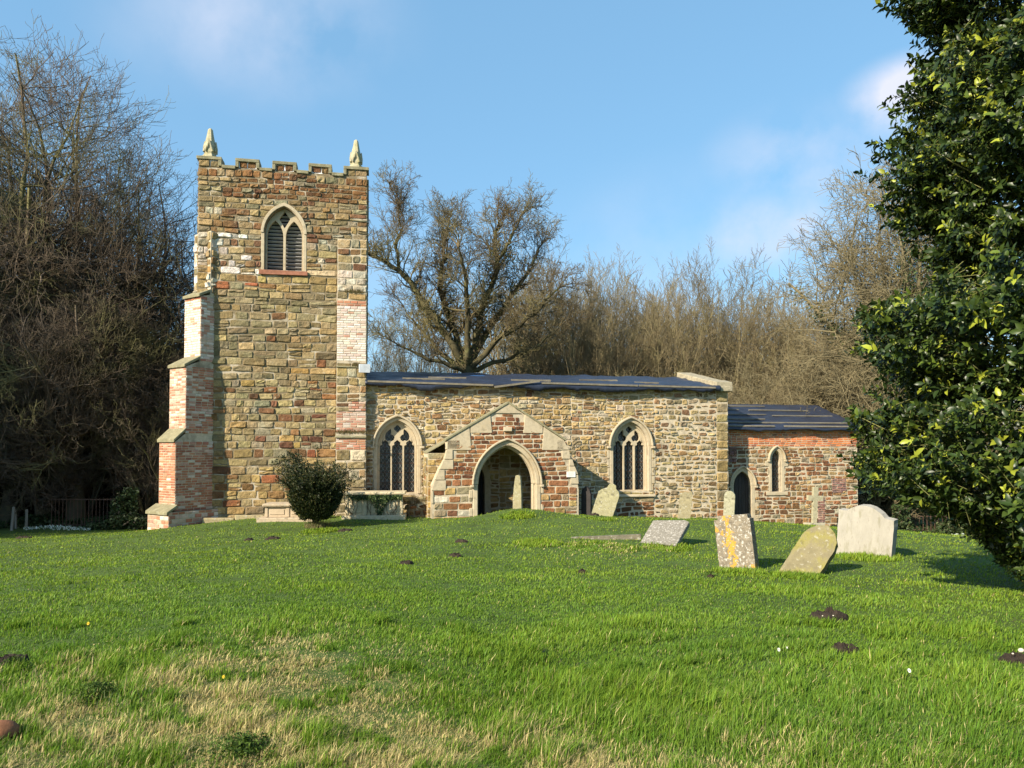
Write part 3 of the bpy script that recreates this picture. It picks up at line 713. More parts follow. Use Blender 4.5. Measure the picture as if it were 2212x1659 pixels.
# ---- traceried windows
def quatrefoil(cx, cz, r, n=20):
    return [(cx+(r*(.72+.28*abs(math.cos(2*t))))*math.cos(t), cz+(r*(.72+.28*abs(math.cos(2*t))))*math.sin(t)) for t in [2*math.pi*i/n for i in range(n)]]
def mouchette(cx, cz, sx, sgn):
    P = [(-.15, -.02), (-.135, -.11), (-.07, -.165), (.0, -.14), (.06, -.17), (.125, -.125), (.15, -.04), (.10, .02), (.04, .05), (.045, .12), (.03, .22), (-.05, .16), (-.12, .08)]
    return [(cx+sgn*x*sx, cz+z*sx) for x, z in P]
def trefoil_light(cx, hw, zb, zs, za):
    return [(cx-hw, zb), (cx+hw, zb), (cx+hw, zs), (cx+hw*.95, zs+.07), (cx+hw*.55, zs+.10), (cx+hw*.62, zs+.17), (cx+hw*.3, za-.04), (cx, za), (cx-hw*.3, za-.04), (cx-hw*.62, zs+.17), (cx-hw*.55, zs+.10), (cx-hw*.95, zs+.07), (cx-hw, zs)]
def tracery_window(cx, hw, label):
    fr = MB(); y0 = -.03
    fr.prism([(cx-hw-.12, WB), (cx-hw-.003, WB), (cx-hw-.003, WS), (cx-hw-.12, WS)], [], -.035, .10)
    fr.prism([(cx+hw+.003, WB), (cx+hw+.12, WB), (cx+hw+.12, WS), (cx+hw+.003, WS)], [], -.035, .10)
    arch_band(fr, cx, hw+.003, WS+.001, WA+.003, .10, -.035, .10, CR)
    k = random.Random(int(cx*10)); z = WB   # toothed quoins on the jambs
    while z < WS-.2:
        h = k.uniform(.22, .34); e_ = k.choice([.05, .16, .12]) if cx > 5 else k.choice([0.03, .08])
        fr.box((cx+hw+.122, -.028, z+.01), (cx+hw+.12+e_, .05, z+h-.01), CR)
        if cx > 5: fr.box((cx-hw-.12-e_*.7, -.028, z+.01), (cx-hw-.122, .05, z+h-.01), CR)
        z += h
    w = fr.build('traceried_window', M_ASHLAR, church, bevel=.015); w['label'] = label
    hm = MB(); arch_band(hm, cx, hw+.105, WS-.0, WA+.12, .06, -.12, .0, CR, n=12, stop=.07); hm.build('hood_mould', M_ASHLAR, w, bevel=.02)
    ir = MB(); arch_band(ir, cx, hw-.05, WS, WA-.05, .045, .10, .20, CR); 
    ir.box((cx-hw-.0, .101, WB), (cx-hw+.045, .2, WS-.001), CR); ir.box((cx+hw-.045, .101, WB), (cx+hw, .2, WS-.001), CR); ir.build('inner_order', M_ASHLAR, w, bevel=.012)
    tr = MB(); lw = .178; g_ = (2*hw-.10)/3
    hl = [trefoil_light(cx+i*g_, lw-.005, WB+.03, WS-.06, WS+.20) for i in (-1, 0, 1)]
    hl += [mouchette(cx-.245, WS+.335, 1.05, 1), mouchette(cx+.245, WS+.335, 1.05, -1), quatrefoil(cx, WS+.575, .115)]
    hl += [[(cx-.515, WS+.10), (cx-.47, WS+.14), (cx-.455, WS+.26)], [(cx+.515, WS+.10), (cx+.455, WS+.26), (cx+.47, WS+.14)]]
    tr.prism(arch_loop(cx, hw-.046, WB+.0, WS, WA-.055, 10), hl, .17, .29)
    tr.build('tracery', M_ASHLAR, w, bevel=.014)
    gl = MB(); gl.prism(arch_loop(cx, hw-.02, WB-.02, WS, WA-.02), [], .33, .345); gl.build('leaded_glazing', M_GLASS, w)
    br = MB()
    for i in (-1, 0, 1):
        br.box((cx+i*g_-.010, .295, WB+.03), (cx+i*g_+.010, .315, WS+.2))
        for j in range(5): z = WB+.05+j*.315; br.box((cx+i*g_-lw, .312, z-.010), (cx+i*g_+lw, .328, z+.010))
    br.build('saddle_bars', M_IRON, w)
    si = MB(); si.prism([(0, 0), (1, 0), (1, 1), (0, 1)], [], 0, 1, T=lambda a, b, c: (cx-hw-.24+(2*hw+.48)*a, -.10+b*.38, WB-.20+c*(.06+.14*b)))
    si.build('sill', M_ASHLAR, w, bevel=.012)
tracery_window(WIN[0][0], WIN[0][1], 'three-light traceried window in the nave, between the tower and the porch')
tracery_window(WIN[1][0], WIN[1][1], 'three-light traceried window in the nave, right of the porch')

# ---- porch
PY = -2.2
pc = lambda px, py: wall(px, py, PY)
apex = pc(1098, 870); shL = pc(966, 947); shR = pc(1217, 947)
mid = (shL[0]+shR[0])/2; px0, px1 = pc(933, 1112)[0], pc(1250, 1112)[0]
gl_out = [(px0, -1.3), (px1, -1.3), (px1, 1.12), (px1-.10, 1.8), (px1-.30, 2.2), (shR[0]+.02, 2.66), (apex[0], apex[1]-.03), (shL[0]-.02, 2.66), (px0+.48, 2.25), (px0+.20, 1.75), (px0, 1.30)]
ax = (pc(1033, 1100)[0]+pc(1157, 1100)[0])/2; ahw = .93; azs, aza = 1.30, 2.53
po = MB(); po.prism(gl_out, [arch_loop(ax, ahw, -1.2, azs, aza)], PY, PY+.55)
porch = po.build('porch', M_MORTAR, church)
def gspan(z):
    xsL = np.interp(z, [-1.3, 1.12, 1.8, 2.2, 2.66, apex[1]-.03], [px0, px0, px0+.20, px0+.46, shL[0], apex[0]])
    xsR = np.interp(z, [-1.3, 1.12, 1.8, 2.2, 2.66, apex[1]-.03], [px1, px1, px1-.10, px1-.30, shR[0], apex[0]])
    q = .05 if z < 1.2 else .26
    if z > 2.66: q = .42
    return [(xsL+q, xsR-q)] if xsR-xsL > 2*q+.1 else []
acut = arch_cut(ax, ahw+.13, -1.5, azs, aza+.16)
lay(porch, 'stonework', M_IRONST, gspan, -.6, 1.45, lambda z: (.20, .26), lambda z: (.22, .52), lambda x, z: 'porchlow', Tflat(PY), seed=201, openings=[acut], split=.15, gap=.024, bulge=(.01, .03), jit=.008)
lay(porch, 'stonework', M_IRONST, gspan, 1.45, 3.45, lambda z: (.125, .15), lambda z: (.20, .36), lambda x, z: 'porch', Tflat(PY), seed=202, openings=[acut], split=0, gap=.022, bulge=(.01, .028), jit=.008)
lay(porch, 'stonework', M_STONE, lambda z: [(0, 1.6)], -.6, 1.7, lambda z: (.18, .28), lambda z: (.2, .5), lambda x, z: 'porchlow', lambda u, o, w: (px1-.06+o, PY+.56+u, w), seed=203)
lay(porch, 'stonework', M_STONE, lambda z: [(0, 1.6)], -.6, 2.15, lambda z: (.18, .28), lambda z: (.2, .5), lambda x, z: 'ochre', lambda u, o, w: (px0+.06-.15-o, -.05-u, w), seed=204)
# inner faces of the porch
lay(porch, 'stonework', M_STONE, lambda z: [(0, 1.6)], -.6, 2.3, lambda z: (.18, .28), lambda z: (.2, .5), lambda x, z: 'mixed', lambda u, o, w: (px1-.5-o, -.05-u, w), seed=205)
lay(porch, 'stonework', M_STONE, lambda z: [(0, 1.6)], -.6, 2.3, lambda z: (.18, .28), lambda z: (.2, .5), lambda x, z: 'mixed', lambda u, o, w: (px0+.5+o, PY+.56+u, w), seed=206)
lay(porch, 'stonework', M_STONE, lambda z: [(px0-.09, px0+.5)], -.6, 2.26, lambda z: (.18, .26), lambda z: (.2, .4), lambda x, z: 'ochre', Tflat(PY+.548), seed=207)
pw = MB(); pw.box((px0-.09, PY+.55, -1.3), (px0+.5, -.002, 2.26)); pw.build('side_wall', M_MORTAR, porch)
pw = MB(); pw.box((px1-.5, PY+.55, -1.3), (px1-.06, -.002, 1.9)); pw.build('side_wall', M_MORTAR, porch)
# coping quoins following the gable in steps of pale ashlar
pq = MB(); k = random.Random(4)
def quoin(pts, dy=.03): pq.prism(pts, [], PY-dy, PY+.3, CR)
A0 = apex
quoin([(A0[0]-.40, A0[1]-.32), (A0[0]+.40, A0[1]-.32), (A0[0]+.03, A0[1]), (A0[0]-.03, A0[1])], .035)
def lerp(a, b, t): return (a[0]+(b[0]-a[0])*t, a[1]+(b[1]-a[1])*t)
for S, T_, sg in ((shL, -1, -1), (shR, 1, 1)):
    for i, (t0, t1, inn) in enumerate([(.30, .62, .24), (.64, 1.0, .34)]):
        p, q = lerp(A0, (S[0], 2.66), t0), lerp(A0, (S[0], 2.66), t1)
        quoin([(p[0], p[1]), (q[0], q[1]), (q[0], q[1]-inn*.9), (p[0]-sg*.06, q[1]-inn*.9)], .03)
def stepq(x, sg, z0, z1, w0, w1): quoin([(x, z0), (x+sg*w1, z0), (x+sg*w0, z1), (x+sg*0.0+sg*0, z1)] if False else [(x, z0), (x-sg*w0, z0), (x-sg*w0, z1), (x-sg*w1, z1)], .032)
for (z0, z1, xo0, xo1, w) in [(2.38, 2.66, px0+.42, shL[0], .42), (2.08, 2.36, px0+.36, px0+.44, .26), (1.78, 2.06, px0+.22, px0+.34, .42), (1.46, 1.76, px0+.08, px0+.20, .30), (1.14, 1.44, px0-.02, px0+.07, .44)]:
    quoin([(xo0, z0), (xo0+w, z0), (xo0+w, z1), (xo1, z1)])
for (z0, z1, xo0, xo1, w) in [(2.36, 2.66, px1-.30, shR[0], .40), (2.08, 2.34, px1-.26, px1-.30, .28), (1.86, 2.06, px1-.14, px1-.2, .16), (1.60, 1.84, px1-.02, px1-.12, .28), (1.30, 1.58, px1+.0, px1-.02, .26)]:
    quoin([(xo0, z0), (xo0-w, z0), (xo0-w, z1), (xo1, z1)])
quoin([(px0-.02, .75), (px0+.04, .75), (px0+.04, 1.12), (px0-.02, 1.12)])
pq.build('gable_quoins', M_ASHLAR, porch, bevel=.012)
# thin slab coping up both rakes and roof behind
pr = MB()
def slab(a, b, y0, y1, t=.07):
    pr.prism([a, b, (b[0], b[1]+t), (a[0], a[1]+t)], [], y0, y1)
slab((shL[0]-.06, 2.63), (A0[0], A0[1]-.02), PY-.06, PY+.55); slab((A0[0], A0[1]-.02), (shR[0]+.08, 2.63), PY-.06, PY+.55)
slab((px0-.11, 2.25), (A0[0], A0[1]-.16), PY+.552, -.01, .05); slab((A0[0], A0[1]-.16), (px1+.10, 1.92), PY+.552, -.01, .05)
pr.build('porch_roof', M_COPING, porch, bevel=.01)
# entrance arch
pa = MB()
arch_band(pa, ax, ahw-.02, azs, aza-.02, .12, PY-.035, PY+.3, CR, n=12)
pa.box((ax-ahw-.12, PY-.03, -1.2), (ax-ahw+.02, PY+.3, azs-.002), CR); pa.box((ax+ahw-.02, PY-.03, -1.2), (ax+ahw+.12, PY+.3, azs-.002), CR)
for z in (-.1, .35, .9):
    pa.box((ax-ahw-.24, PY-.026, z), (ax-ahw-.122, PY+.1, z+.25), CR); pa.box((ax+ahw+.122, PY-.026, z+.12), (ax+ahw+.22, PY+.1, z+.34), CR)
parch = pa.build('entrance_arch', M_ASHLAR, porch, bevel=.02)
ph_ = MB(); arch_band(ph_, ax, ahw+.105, azs-.0, aza+.13, .055, PY-.12, PY-.0, CR, n=12, stop=.05); ph_.build('hood_mould', M_ASHLAR, parch, bevel=.02)
pi_ = MB(); arch_band(pi_, ax, ahw-.075, azs, aza-.09, .065, PY+.2, PY+.5, CR, n=12); pi_.box((ax-ahw+.01, PY+.301, -1.2), (ax-ahw+.075, PY+.5, azs-.002), CR); pi_.box((ax+ahw-.075, PY+.301, -1.2), (ax+ahw-.01, PY+.5, azs-.002), CR)
pi_.build('inner_order', M_ASHLAR, parch, bevel=.02)
kb = MB(); kb.box((ax-.12, PY-.09, 2.93), (ax+.14, PY, 3.06), CR, j=.01); kb.build('bracket', M_ASHLAR, porch, bevel=.01)
dr = MB(); arch_band(dr, 3.35, .55, 1.3, 2.15, .16, -.04, .1, CR); dr.box((2.64, -.04, -.6), (2.80, .1, 1.298), CR); dr.box((3.9, -.04, -.6), (4.06, .1, 1.298), CR)
sdoor = dr.build('south_doorway', M_ASHLAR, porch, bevel=.015)
dl = MB(); dl.prism(arch_loop(3.35, .54, -.6, 1.3, 2.14), [], .3, .36); dl.build('door', M_DOOR, sdoor)
pf = MB(); pf.box((px0+.4, PY+.1, -.9), (px1-.4, .0, -.02)); pf.build('porch_floor', M_COPING, porch)

# ---- chancel
CY, CX1, CT = .80, 18.45, 3.10
cl = MB()
dC, dHW, dS, dA = wall(1603.5, 1050, CY)[0], .35, 1.02, 1.55
lC, lHW, lB, lS, lA = wall(1677, 1000, CY)[0], .20, .78, 1.98, 2.33
cl.prism([(NX1+.002, -2.4), (CX1, -2.4), (CX1, CT), (NX1+.002, CT)], [arch_loop(dC, dHW, -2.3, dS, dA), arch_loop(lC, lHW, lB, lS, lA)], CY, CY+.7)
cl.box((CX1-.7, CY+.7, -2.4), (CX1, 6.4, CT)); cl.box((NX1, 5.7, -2.4), (CX1-.7, 6.4, CT))
cl.prism([(CY, CT), (6.4, CT), (3.5, 4.0)], [], 0, 1, T=lambda x, y, z: (CX1-.5+.5*y, x, z))
chan = cl.build('chancel_wall', M_MORTAR, church)
ccut = [arch_cut(dC, dHW+.14, -2.4, dS, dA+.17), arch_cut(lC, lHW+.12, lB-.1, lS, lA+.14)]
lay(chan, 'stonework', M_STONE, lambda z: [(NX1, CX1)], -1.3, 2.45, lambda z: (.13, .25), lambda z: (.16, .42), lambda x, z: ('iron' if (abs(x-lC) < .75 and z < 2.2 and rng.random() < .6) else 'chancel'), Tflat(CY), seed=301,
        openings=ccut+[lambda z: [(17.35, 17.95)] if .7 < z < 1.25 else [], lambda z: [(16.75, 17.05)] if -.4 < z < .55 else []], gap=.035, jit=.022, split=.3, bulge=(.012, .035))
lay(chan, 'stonework', M_STONE, lambda z: [(CY, 6.4)], -1.3, CT, lambda z: (.14, .27), lambda z: (.16, .42), lambda x, z: 'chancel', lambda u, o, w: (CX1+o, u, w), seed=302, gap=.03)
lay(chan, 'brickwork', M_BRICK, lambda z: [(NX1, CX1)], 2.46, CT-.01, lambda z: (.078, .082), lambda z: (.20, .24), lambda x, z: 'orangebrick', Tflat(CY), seed=303, openings=ccut, gap=.014, bulge=(.006, .014), jit=.004, brick=True)
lay(chan, 'brickwork', M_BRICK, lambda z: [(NX1, 13.45)], 1.9, 2.45, lambda z: (.078, .082), lambda z: (.20, .24), lambda x, z: 'dullbrick', Tflat(CY-.02), seed=304, openings=ccut, gap=.014, brick=True)
lay(chan, 'brickwork', M_BRICK, lambda z: [(17.35, 17.95)], .7, 1.25, lambda z: (.078, .082), lambda z: (.20, .24), lambda x, z: 'dullbrick', Tflat(CY), seed=305, gap=.016, brick=True)
lay(chan, 'brickwork', M_BRICK, lambda z: [(16.75, 17.05)], -.4, .55, lambda z: (.078, .082), lambda z: (.15, .2), lambda x, z: 'dullbrick', Tflat(CY), seed=306, gap=.016, brick=True)
# chancel door and lancet
cd = MB(); arch_band(cd, dC, dHW, dS, dA, .15, CY-.03, CY+.12, CR); cd.box((dC-dHW-.15, CY-.03, -2.2), (dC-dHW, CY+.12, dS-.002), CR); cd.box((dC+dHW, CY-.03, -2.2), (dC+dHW+.15, CY+.12, dS-.002), CR)
for z in (-.35, .1, .55): cd.box((dC+dHW+.152, CY-.026, z), (dC+dHW+.30, CY+.05, z+.28), CR)
cdo = cd.build('priest_doorway', M_ASHLAR, church, bevel=.015)
h2 = MB(); arch_band(h2, dC, dHW+.135, dS, dA+.15, .055, CY-.10, CY, CR, stop=.05); h2.build('hood_mould', M_ASHLAR, cdo, bevel=.015)
d2 = MB()
for i in range(5):
    d2.prism([(dC-dHW+i*.14, -2.2), (dC-dHW+i*.14+.13, -2.2), (dC-dHW+i*.14+.13, dA), (dC-dHW+i*.14, dA)], [], CY+.16, CY+.20)
d2.build('door_planks', M_DOOR, cdo)
lw_ = MB(); arch_band(lw_, lC, lHW, lS, lA, .12, CY-.03, CY+.12, CR)
lw_.box((lC-lHW-.12, CY-.03, lB), (lC-lHW, CY+.12, lS-.002), CR); lw_.box((lC+lHW, CY-.03, lB), (lC+lHW+.12, CY+.12, lS-.002), CR)
lw_.box((lC-lHW-.24, CY-.05, lB-.13), (lC+lHW+.24, CY+.2, lB-.002), CR)
k = random.Random(6)
for i in range(4):
    z = lB+.05+i*.3
    lw_.box((lC-lHW-.121-k.choice([.06, .16]), CY-.027, z), (lC-lHW-.121, CY+.05, z+.2), CR); lw_.box((lC+lHW+.121, CY-.027, z), (lC+lHW+.121+k.choice([.05, .15]), CY+.05, z+.2), CR)
lan = lw_.build('lancet_window', M_ASHLAR, church, bevel=.012)
h3 = MB(); arch_band(h3, lC, lHW+.105, lS, lA+.12, .05, CY-.10, CY, CR, stop=.04); h3.build('hood_mould', M_ASHLAR, lan, bevel=.012)
g3 = MB(); g3.prism(arch_loop(lC, lHW-.01, lB-.02, lS, lA-.01), [], CY+.2, CY+.21); g3.build('leaded_glazing', M_GLASS, lan)
b3 = MB()
for j in range(5): b3.box((lC-lHW, CY+.17, lB+.1+j*.27), (lC+lHW, CY+.185, lB+.12+j*.27))
b3.box((lC-.008, CY+.185, lB), (lC+.008, CY+.197, lA-.05)); b3.build('saddle_bars', M_IRON, lan)
# chancel roof
cr_ = MB()
cr_.prism([(0, 0), (1, 0), (1, 1), (0, 1)], [], 0, 1, T=lambda a, b, c: (NX1+(CX1+.15-NX1)*a, CY-.18+3.05*b, 3.06+1.0*b+c*.06))
cr_.prism([(0, 0), (1, 0), (1, 1), (0, 1)], [], 0, 1, T=lambda a, b, c: (NX1+(CX1+.15-NX1)*a, CY+2.87+3.2*b, 4.06-1.0*b+c*.06))
croof = cr_.build('chancel_roof', M_TIMBER, church)
sheet('tarpaulin', NX1+.01, CX1+.2, CY-.24, 3.14, CY+2.87, 4.19, M_TARP, croof, 5.7, amp=.035, hang=.18, nxs=110, nys=40)
cbt = MB()
for (x0, x1, v, w, c) in [(13.1, 18.2, .16, .05, 0), (12.9, 14.9, .02, .05, 0), (15.3, 18.3, .02, .05, 0), (13.1, 14.6, .72, .03, 0), (15.0, 17.6, .70, .03, 0), (12.9, 15.4, .50, .03, 0), (15.6, 18.2, .46, .03, 0), (14.0, 16.0, .88, .03, 0), (13.0, 15.0, .30, .03, 0)]:
    M_ = Matrix.Translation((x0, CY-.22+3.05*v, 3.17+1.03*v)) @ Matrix.Rotation(R(18.5), 4, 'X'); cbt.box((0, -w, .02), (x1-x0, w, .05), (1, 1, 1), M_, j=.006)
cbt.build('battens', M_TIMBER, croof)

# notice on the porch
sg_x0, sg_z0 = pc(1223, 1030); sg_x1, sg_z1 = pc(1242, 1018)
sg = MB(); sg.box((sg_x0, PY-.055, sg_z0), (sg_x1, PY-.037, sg_z1)); sgn = sg.build('notice_board', nodes_mat('white_notice', (.72, .70, .66), rough=.6, var=.06, bump=0), church)
sgn['label'] = 'small white notice fixed to the right of the porch arch'
sgl = MB()
for i, (a, b) in enumerate([(.12, .88), (.2, .8), (.12, .84), (.25, .7)]):
    z = sg_z1-.035-i*.033; sgl.box((sg_x0+a*(sg_x1-sg_x0), PY-.057, z-.005), (sg_x0+b*(sg_x1-sg_x0), PY-.0555, z+.005))
sgl.build('faded_lines', nodes_mat('faded_ink', (.35, .34, .32), var=0, bump=0), sgn)


# ------------------------------------------------------------------ graves
M_HS = nodes_mat('lichened_headstone', attr=True, var=.30, nscale=9, bump=.8, bscale=30, dist=.012, patches=[((.40, .39, .32), 14, .56, .66, .7), ((.08, .07, .045), 8, .56, .68, .7)])
M_LICH = nodes_mat('orange_lichened_stone', attr=True, var=.5, nscale=16, bump=.9, bscale=40, dist=.012,
                   patches=[((.50, .49, .44), 30, .55, .62, .8), ((.08, .07, .05), 24, .58, .68, .7), ((.50, .27, .03), 5, .62, .66, .8)], streak=((.48, .27, .03), -.06, .045))
M_GREEN = nodes_mat('mossy_headstone', attr=True, var=.3, nscale=7, bump=.8, bscale=30, dist=.012, patches=[((.22, .20, .045), 3.4, .48, .62, .8), ((.40, .39, .33), 15, .58, .68, .6), ((.07, .06, .04), 7, .60, .72, .6)])
M_WHITE = nodes_mat('pale_headstone', attr=True, var=.16, nscale=10, bump=.5, bscale=40, dist=.008, patches=[((.20, .19, .12), 7, .54, .66, .6), ((.20, .18, .15), 20, .58, .68, .5)], wscale=(1, 1, .35))
def headstone(name, label, prof, t, px, py, Y, rotz, roll=0, pitch=0, mat=None, c=(.3, .28, .2), sink=.25, scale=1, cat='headstone', group='headstones in the churchyard', rim=0, zoff=None):
    p = at(px, py, Y); z = gz(p.x, p.y)
    o_ = MB(); P = [(x*scale, zz*scale) for x, zz in prof]
    P = [(P[0][0], -sink)] + P[1:-1] + [(P[-1][0], -sink)] if False else P
    k = random.Random(int(px))
    # densify and roughen the outline
    D = []
    for i in range(len(P)):
        a, b = P[i], P[(i+1) % len(P)]; n = max(1, int(math.hypot(a[0]-b[0], a[1]-b[1])/.06))
        for q in range(n):
            D.append((a[0]+(b[0]-a[0])*q/n+k.uniform(-.004, .004), a[1]+(b[1]-a[1])*q/n+k.uniform(-.004, .004)))
    o_.prism(D, [], -t/2, t/2, c)
    me = o_.mesh(name, mat or M_HS)
    o = obj(name, me)
    m = o.modifiers.new('bevel', 'BEVEL'); m.width = .012; m.segments = 2; m.limit_method = 'ANGLE'; m.angle_limit = R(50)
    o.location = (p.x, p.y, z if zoff is None else z+zoff)
    o.rotation_euler = (Matrix.Rotation(R(rotz), 4, 'Z') @ Matrix.Rotation(R(roll), 4, 'Y') @ Matrix.Rotation(R(pitch), 4, 'X')).to_euler()
    return tag(o, label, cat, group)
def rnd_top(w, h, r, sink=.25, n=8):   # round-headed slab
    return [(-w, -sink), (w, -sink), (w, h-r)] + [(w*math.cos(t), h-r+r*math.sin(t)) for t in [math.pi*i/n for i in range(1, n)]] + [(-w, h-r)]
# speckled stone with orange lichen
headstone('headstone', 'square-topped speckled headstone streaked with orange lichen, leaning left in the foreground', [(-.30, -.3), (.30, -.3), (.30, .80), (.265, .80), (.262, .865), (-.235, .865), (-.24, .80), (-.30, .80)],
          .17, 1597, 1226, 12.0, -38, -7, -2, M_LICH, (.20, .17, .125))
headstone('headstone', 'mossy yellow-green headstone with a pointed arch top, leaning hard to the right', [(-.27, -.3), (.27, -.3), (.27, .56), (.24, .69), (.15, .81), (.02, .88), (-.02, .88), (-.15, .81), (-.24, .69), (-.27, .56)],
          .15, 1728, 1238, 11.6, -44, 22, -30, M_GREEN, (.19, .165, .095))
headstone('headstone', 'broad pale headstone with curved shoulders beside the holly tree', [(-.50, -.3), (.50, -.3), (.50, .78), (.34, .79), (.27, .86), (.12, .93), (0, .95), (-.12, .93), (-.27, .86), (-.34, .79), (-.50, .78)],
          .16, 1868, 1192, 13.6, -50, 8, 7, M_WHITE, (.35, .33, .285))
headstone('headstone', 'rounded grey headstone top just showing behind the broad pale headstone', rnd_top(.17, .62, .14, .3), .12, 1890, 1165, 17, -40, 8, 0, M_HS, (.30, .29, .2))
headstone('headstone', 'tall narrow leaning headstone in front of the porch opening', [(-.13, -.3), (.13, -.3), (.135, .45), (.11, .92), (.06, .96), (-.03, .95), (-.07, .70), (-.12, .3)], .11, 1118, 1107, 20.9, -20, -1, 0, M_HS, (.27, .24, .14))
headstone('headstone', 'lichened headstone leaning right, standing between the porch and the right-hand nave window', [(-.31, -.3), (.31, -.3), (.31, .74), (.25, .84), (.16, .90), (.13, .985), (.03, 1.02), (-.07, .98), (-.10, .86), (-.20, .80), (-.31, .68)],
          .12, 1300, 1115, 21.8, -14, 17, -5, M_HS, (.28, .26, .15))
headstone('headstone', 'dark narrow pointed headstone in the shade close beside the porch wall', [(-.16, -.3), (.16, -.3), (.16, .72), (.12, .86), (.04, .96), (-.02, .97), (-.12, .86), (-.16, .72)], .10, 1267, 1118, 23.4, -30, 0, 0, nodes_mat('dark_slate', (.035, .03, .028), var=.3, bump=.4), (.05, .05, .05))
headstone('headstone', 'brownish headstone standing against the rubble wall right of the right-hand nave window', [(-.20, -.3), (.20, -.3), (.26, .85), (.22, .93), (.14, .88), (.05, .90), (-.06, .86), (-.14, .84)], .10, 1476, 1119, 24.4, -8, 3, -3, M_HS, (.27, .235, .14))
headstone('headstone', 'small pale round-topped headstone just left of the chancel door', rnd_top(.17, .95, .17, .3), .11, 1574, 1122, 23.8, -25, 3, 0, M_HS, (.29, .28, .19))
# stone cross
cx_ = MB(); X_ = [(-.08, -.3), (.08, -.3), (.085, .93), (.30, .93), (.30, 1.12), (.095, 1.12), (.10, 1.42), (-.10, 1.42), (-.095, 1.12), (-.30, 1.12), (-.30, .93), (-.085, .93)]
cx_.prism(X_, [], -.06, .06, (.34, .31, .20))
p = at(1758, 1140, 26.6); crs = cx_.build('stone_cross', M_HS, bevel=.015); crs.location = (p.x, p.y, gz(p.x, p.y)); crs.rotation_euler = (0, R(3), R(8))
cb_ = MB(); cb_.box((-.30, -.22, -.2), (.30, .22, .13), (.36, .33, .24), j=.02); cbo = cb_.build('plinth', M_HS, crs, bevel=.02)
tag(crs, 'lichened stone cross standing against the chancel wall', 'grave cross')
# fallen slab propped on edge and the kerb running left of it
fs2 = MB(); fs2.prism([(-.41, -.39), (.41, -.41), (.42, .36), (.30, .42), (.0, .40), (-.42, .38)], [], -.05, .05, (.30, .27, .23))
fs2.c = [(.19, .175, .145, 1)]*len(fs2.v)
fo = fs2.build('fallen_headstone', nodes_mat('grey_speckled', attr=True, var=.4, nscale=18, bump=.9, bscale=40, dist=.012, patches=[((.5, .48, .44), 26, .55, .62, .6)]), bevel=.015)
p = at(1437, 1165, 15.5); fo.location = (p.x, p.y, gz(p.x, p.y)+.20); fo.rotation_euler = (Matrix.Rotation(R(-38), 4, 'Z') @ Matrix.Rotation(R(-2), 4, 'Y') @ Matrix.Rotation(R(-57), 4, 'X')).to_euler()
tag(fo, 'grey fallen headstone slab tipped back on the grass beside a low kerb', 'headstone', 'headstones in the churchyard')
a_, b_ = at(1233, 1166, 16.2), at(1385, 1168, 16.0)
kbm = MB(); L_ = (b_-a_).length; kbm.prism([(0, 0), (1, 0), (1, 1), (0, 1)], [], 0, 1, (.15, .135, .095), T=lambda a, b, c: (L_*a, -.05+.10*b+.03*math.sin(a*9), -.25+c*(.27+.07*a)))
ko = kbm.build('grave_kerb', M_HS, bevel=.012); ko.location = (a_.x, a_.y, gz(a_.x, a_.y)+.0); ko.rotation_euler = (0, R(-.6), math.atan2(b_.y-a_.y, b_.x-a_.x)); tag(ko, 'low grey stone grave kerb sunk in the grass left of the fallen slab', 'grave kerb')

# chest tombs
def chest_tomb(label, px0_, px1_, py, Y, h, d, c, seed, ledge=.12):
    a, b = at(px0_, py, Y), at(px1_, py, Y+.35*(px1_-px0_)/150*.5)
    L_ = (b-a).length; z = min(gz(a.x, a.y), gz(b.x, b.y))
    t = thing('chest_tomb', label, 'tomb', (a.x, a.y, z), (0, 0, math.atan2(b.y-a.y, b.x-a.x)), 'chest tombs by the south wall')
    m = MB(); m.box((-ledge, -ledge, -.3), (L_+ledge, d+ledge, .12), c, j=.01); m.build('base_slab', M_HS, t, bevel=.02)
    m = MB(); m.box((0, 0, .12), (L_, d, h-.085), c); m.build('chest', M_TOMB, t, bevel=.01)
    m = MB()
    n = 3 if L_ > 1.3 else 2
    for i in range(n+1): x = i*L_/n; m.box((x-.05 if i else -.03, -.025, .13), (x+.05 if i < n else L_+.03, .0, h-.095), c)
    for i in range(n): m.box((i*L_/n+.10, -.018, .20), ((i+1)*L_/n-.10, -.001, h-.17), c)
    m.build('panels', M_TOMB, t, bevel=.008)
    m = MB(); m.box((-.10, -.10, h-.08), (L_+.10, d+.10, h), c, j=.008); m.build('ledger', M_HS, t, bevel=.025)
    return t, L_
M_TOMB = nodes_mat('buff_tomb_panel', attr=True, var=.22, nscale=4, bump=.4, bscale=30, dist=.01, patches=[((.24, .20, .13), 4, .55, .7, .6)])
tb, tL = chest_tomb('large buff chest tomb with ivy hanging over its panels, under the left-hand nave window', 748, 868, 1108, 22.3, .82, .75, (.50, .42, .27), 1)
tb2, _ = chest_tomb('small low chest tomb half hidden behind the yew bush at the foot of the tower', 575, 668, 1116, 21.9, .52, .6, (.44, .35, .24), 2, ledge=.22)
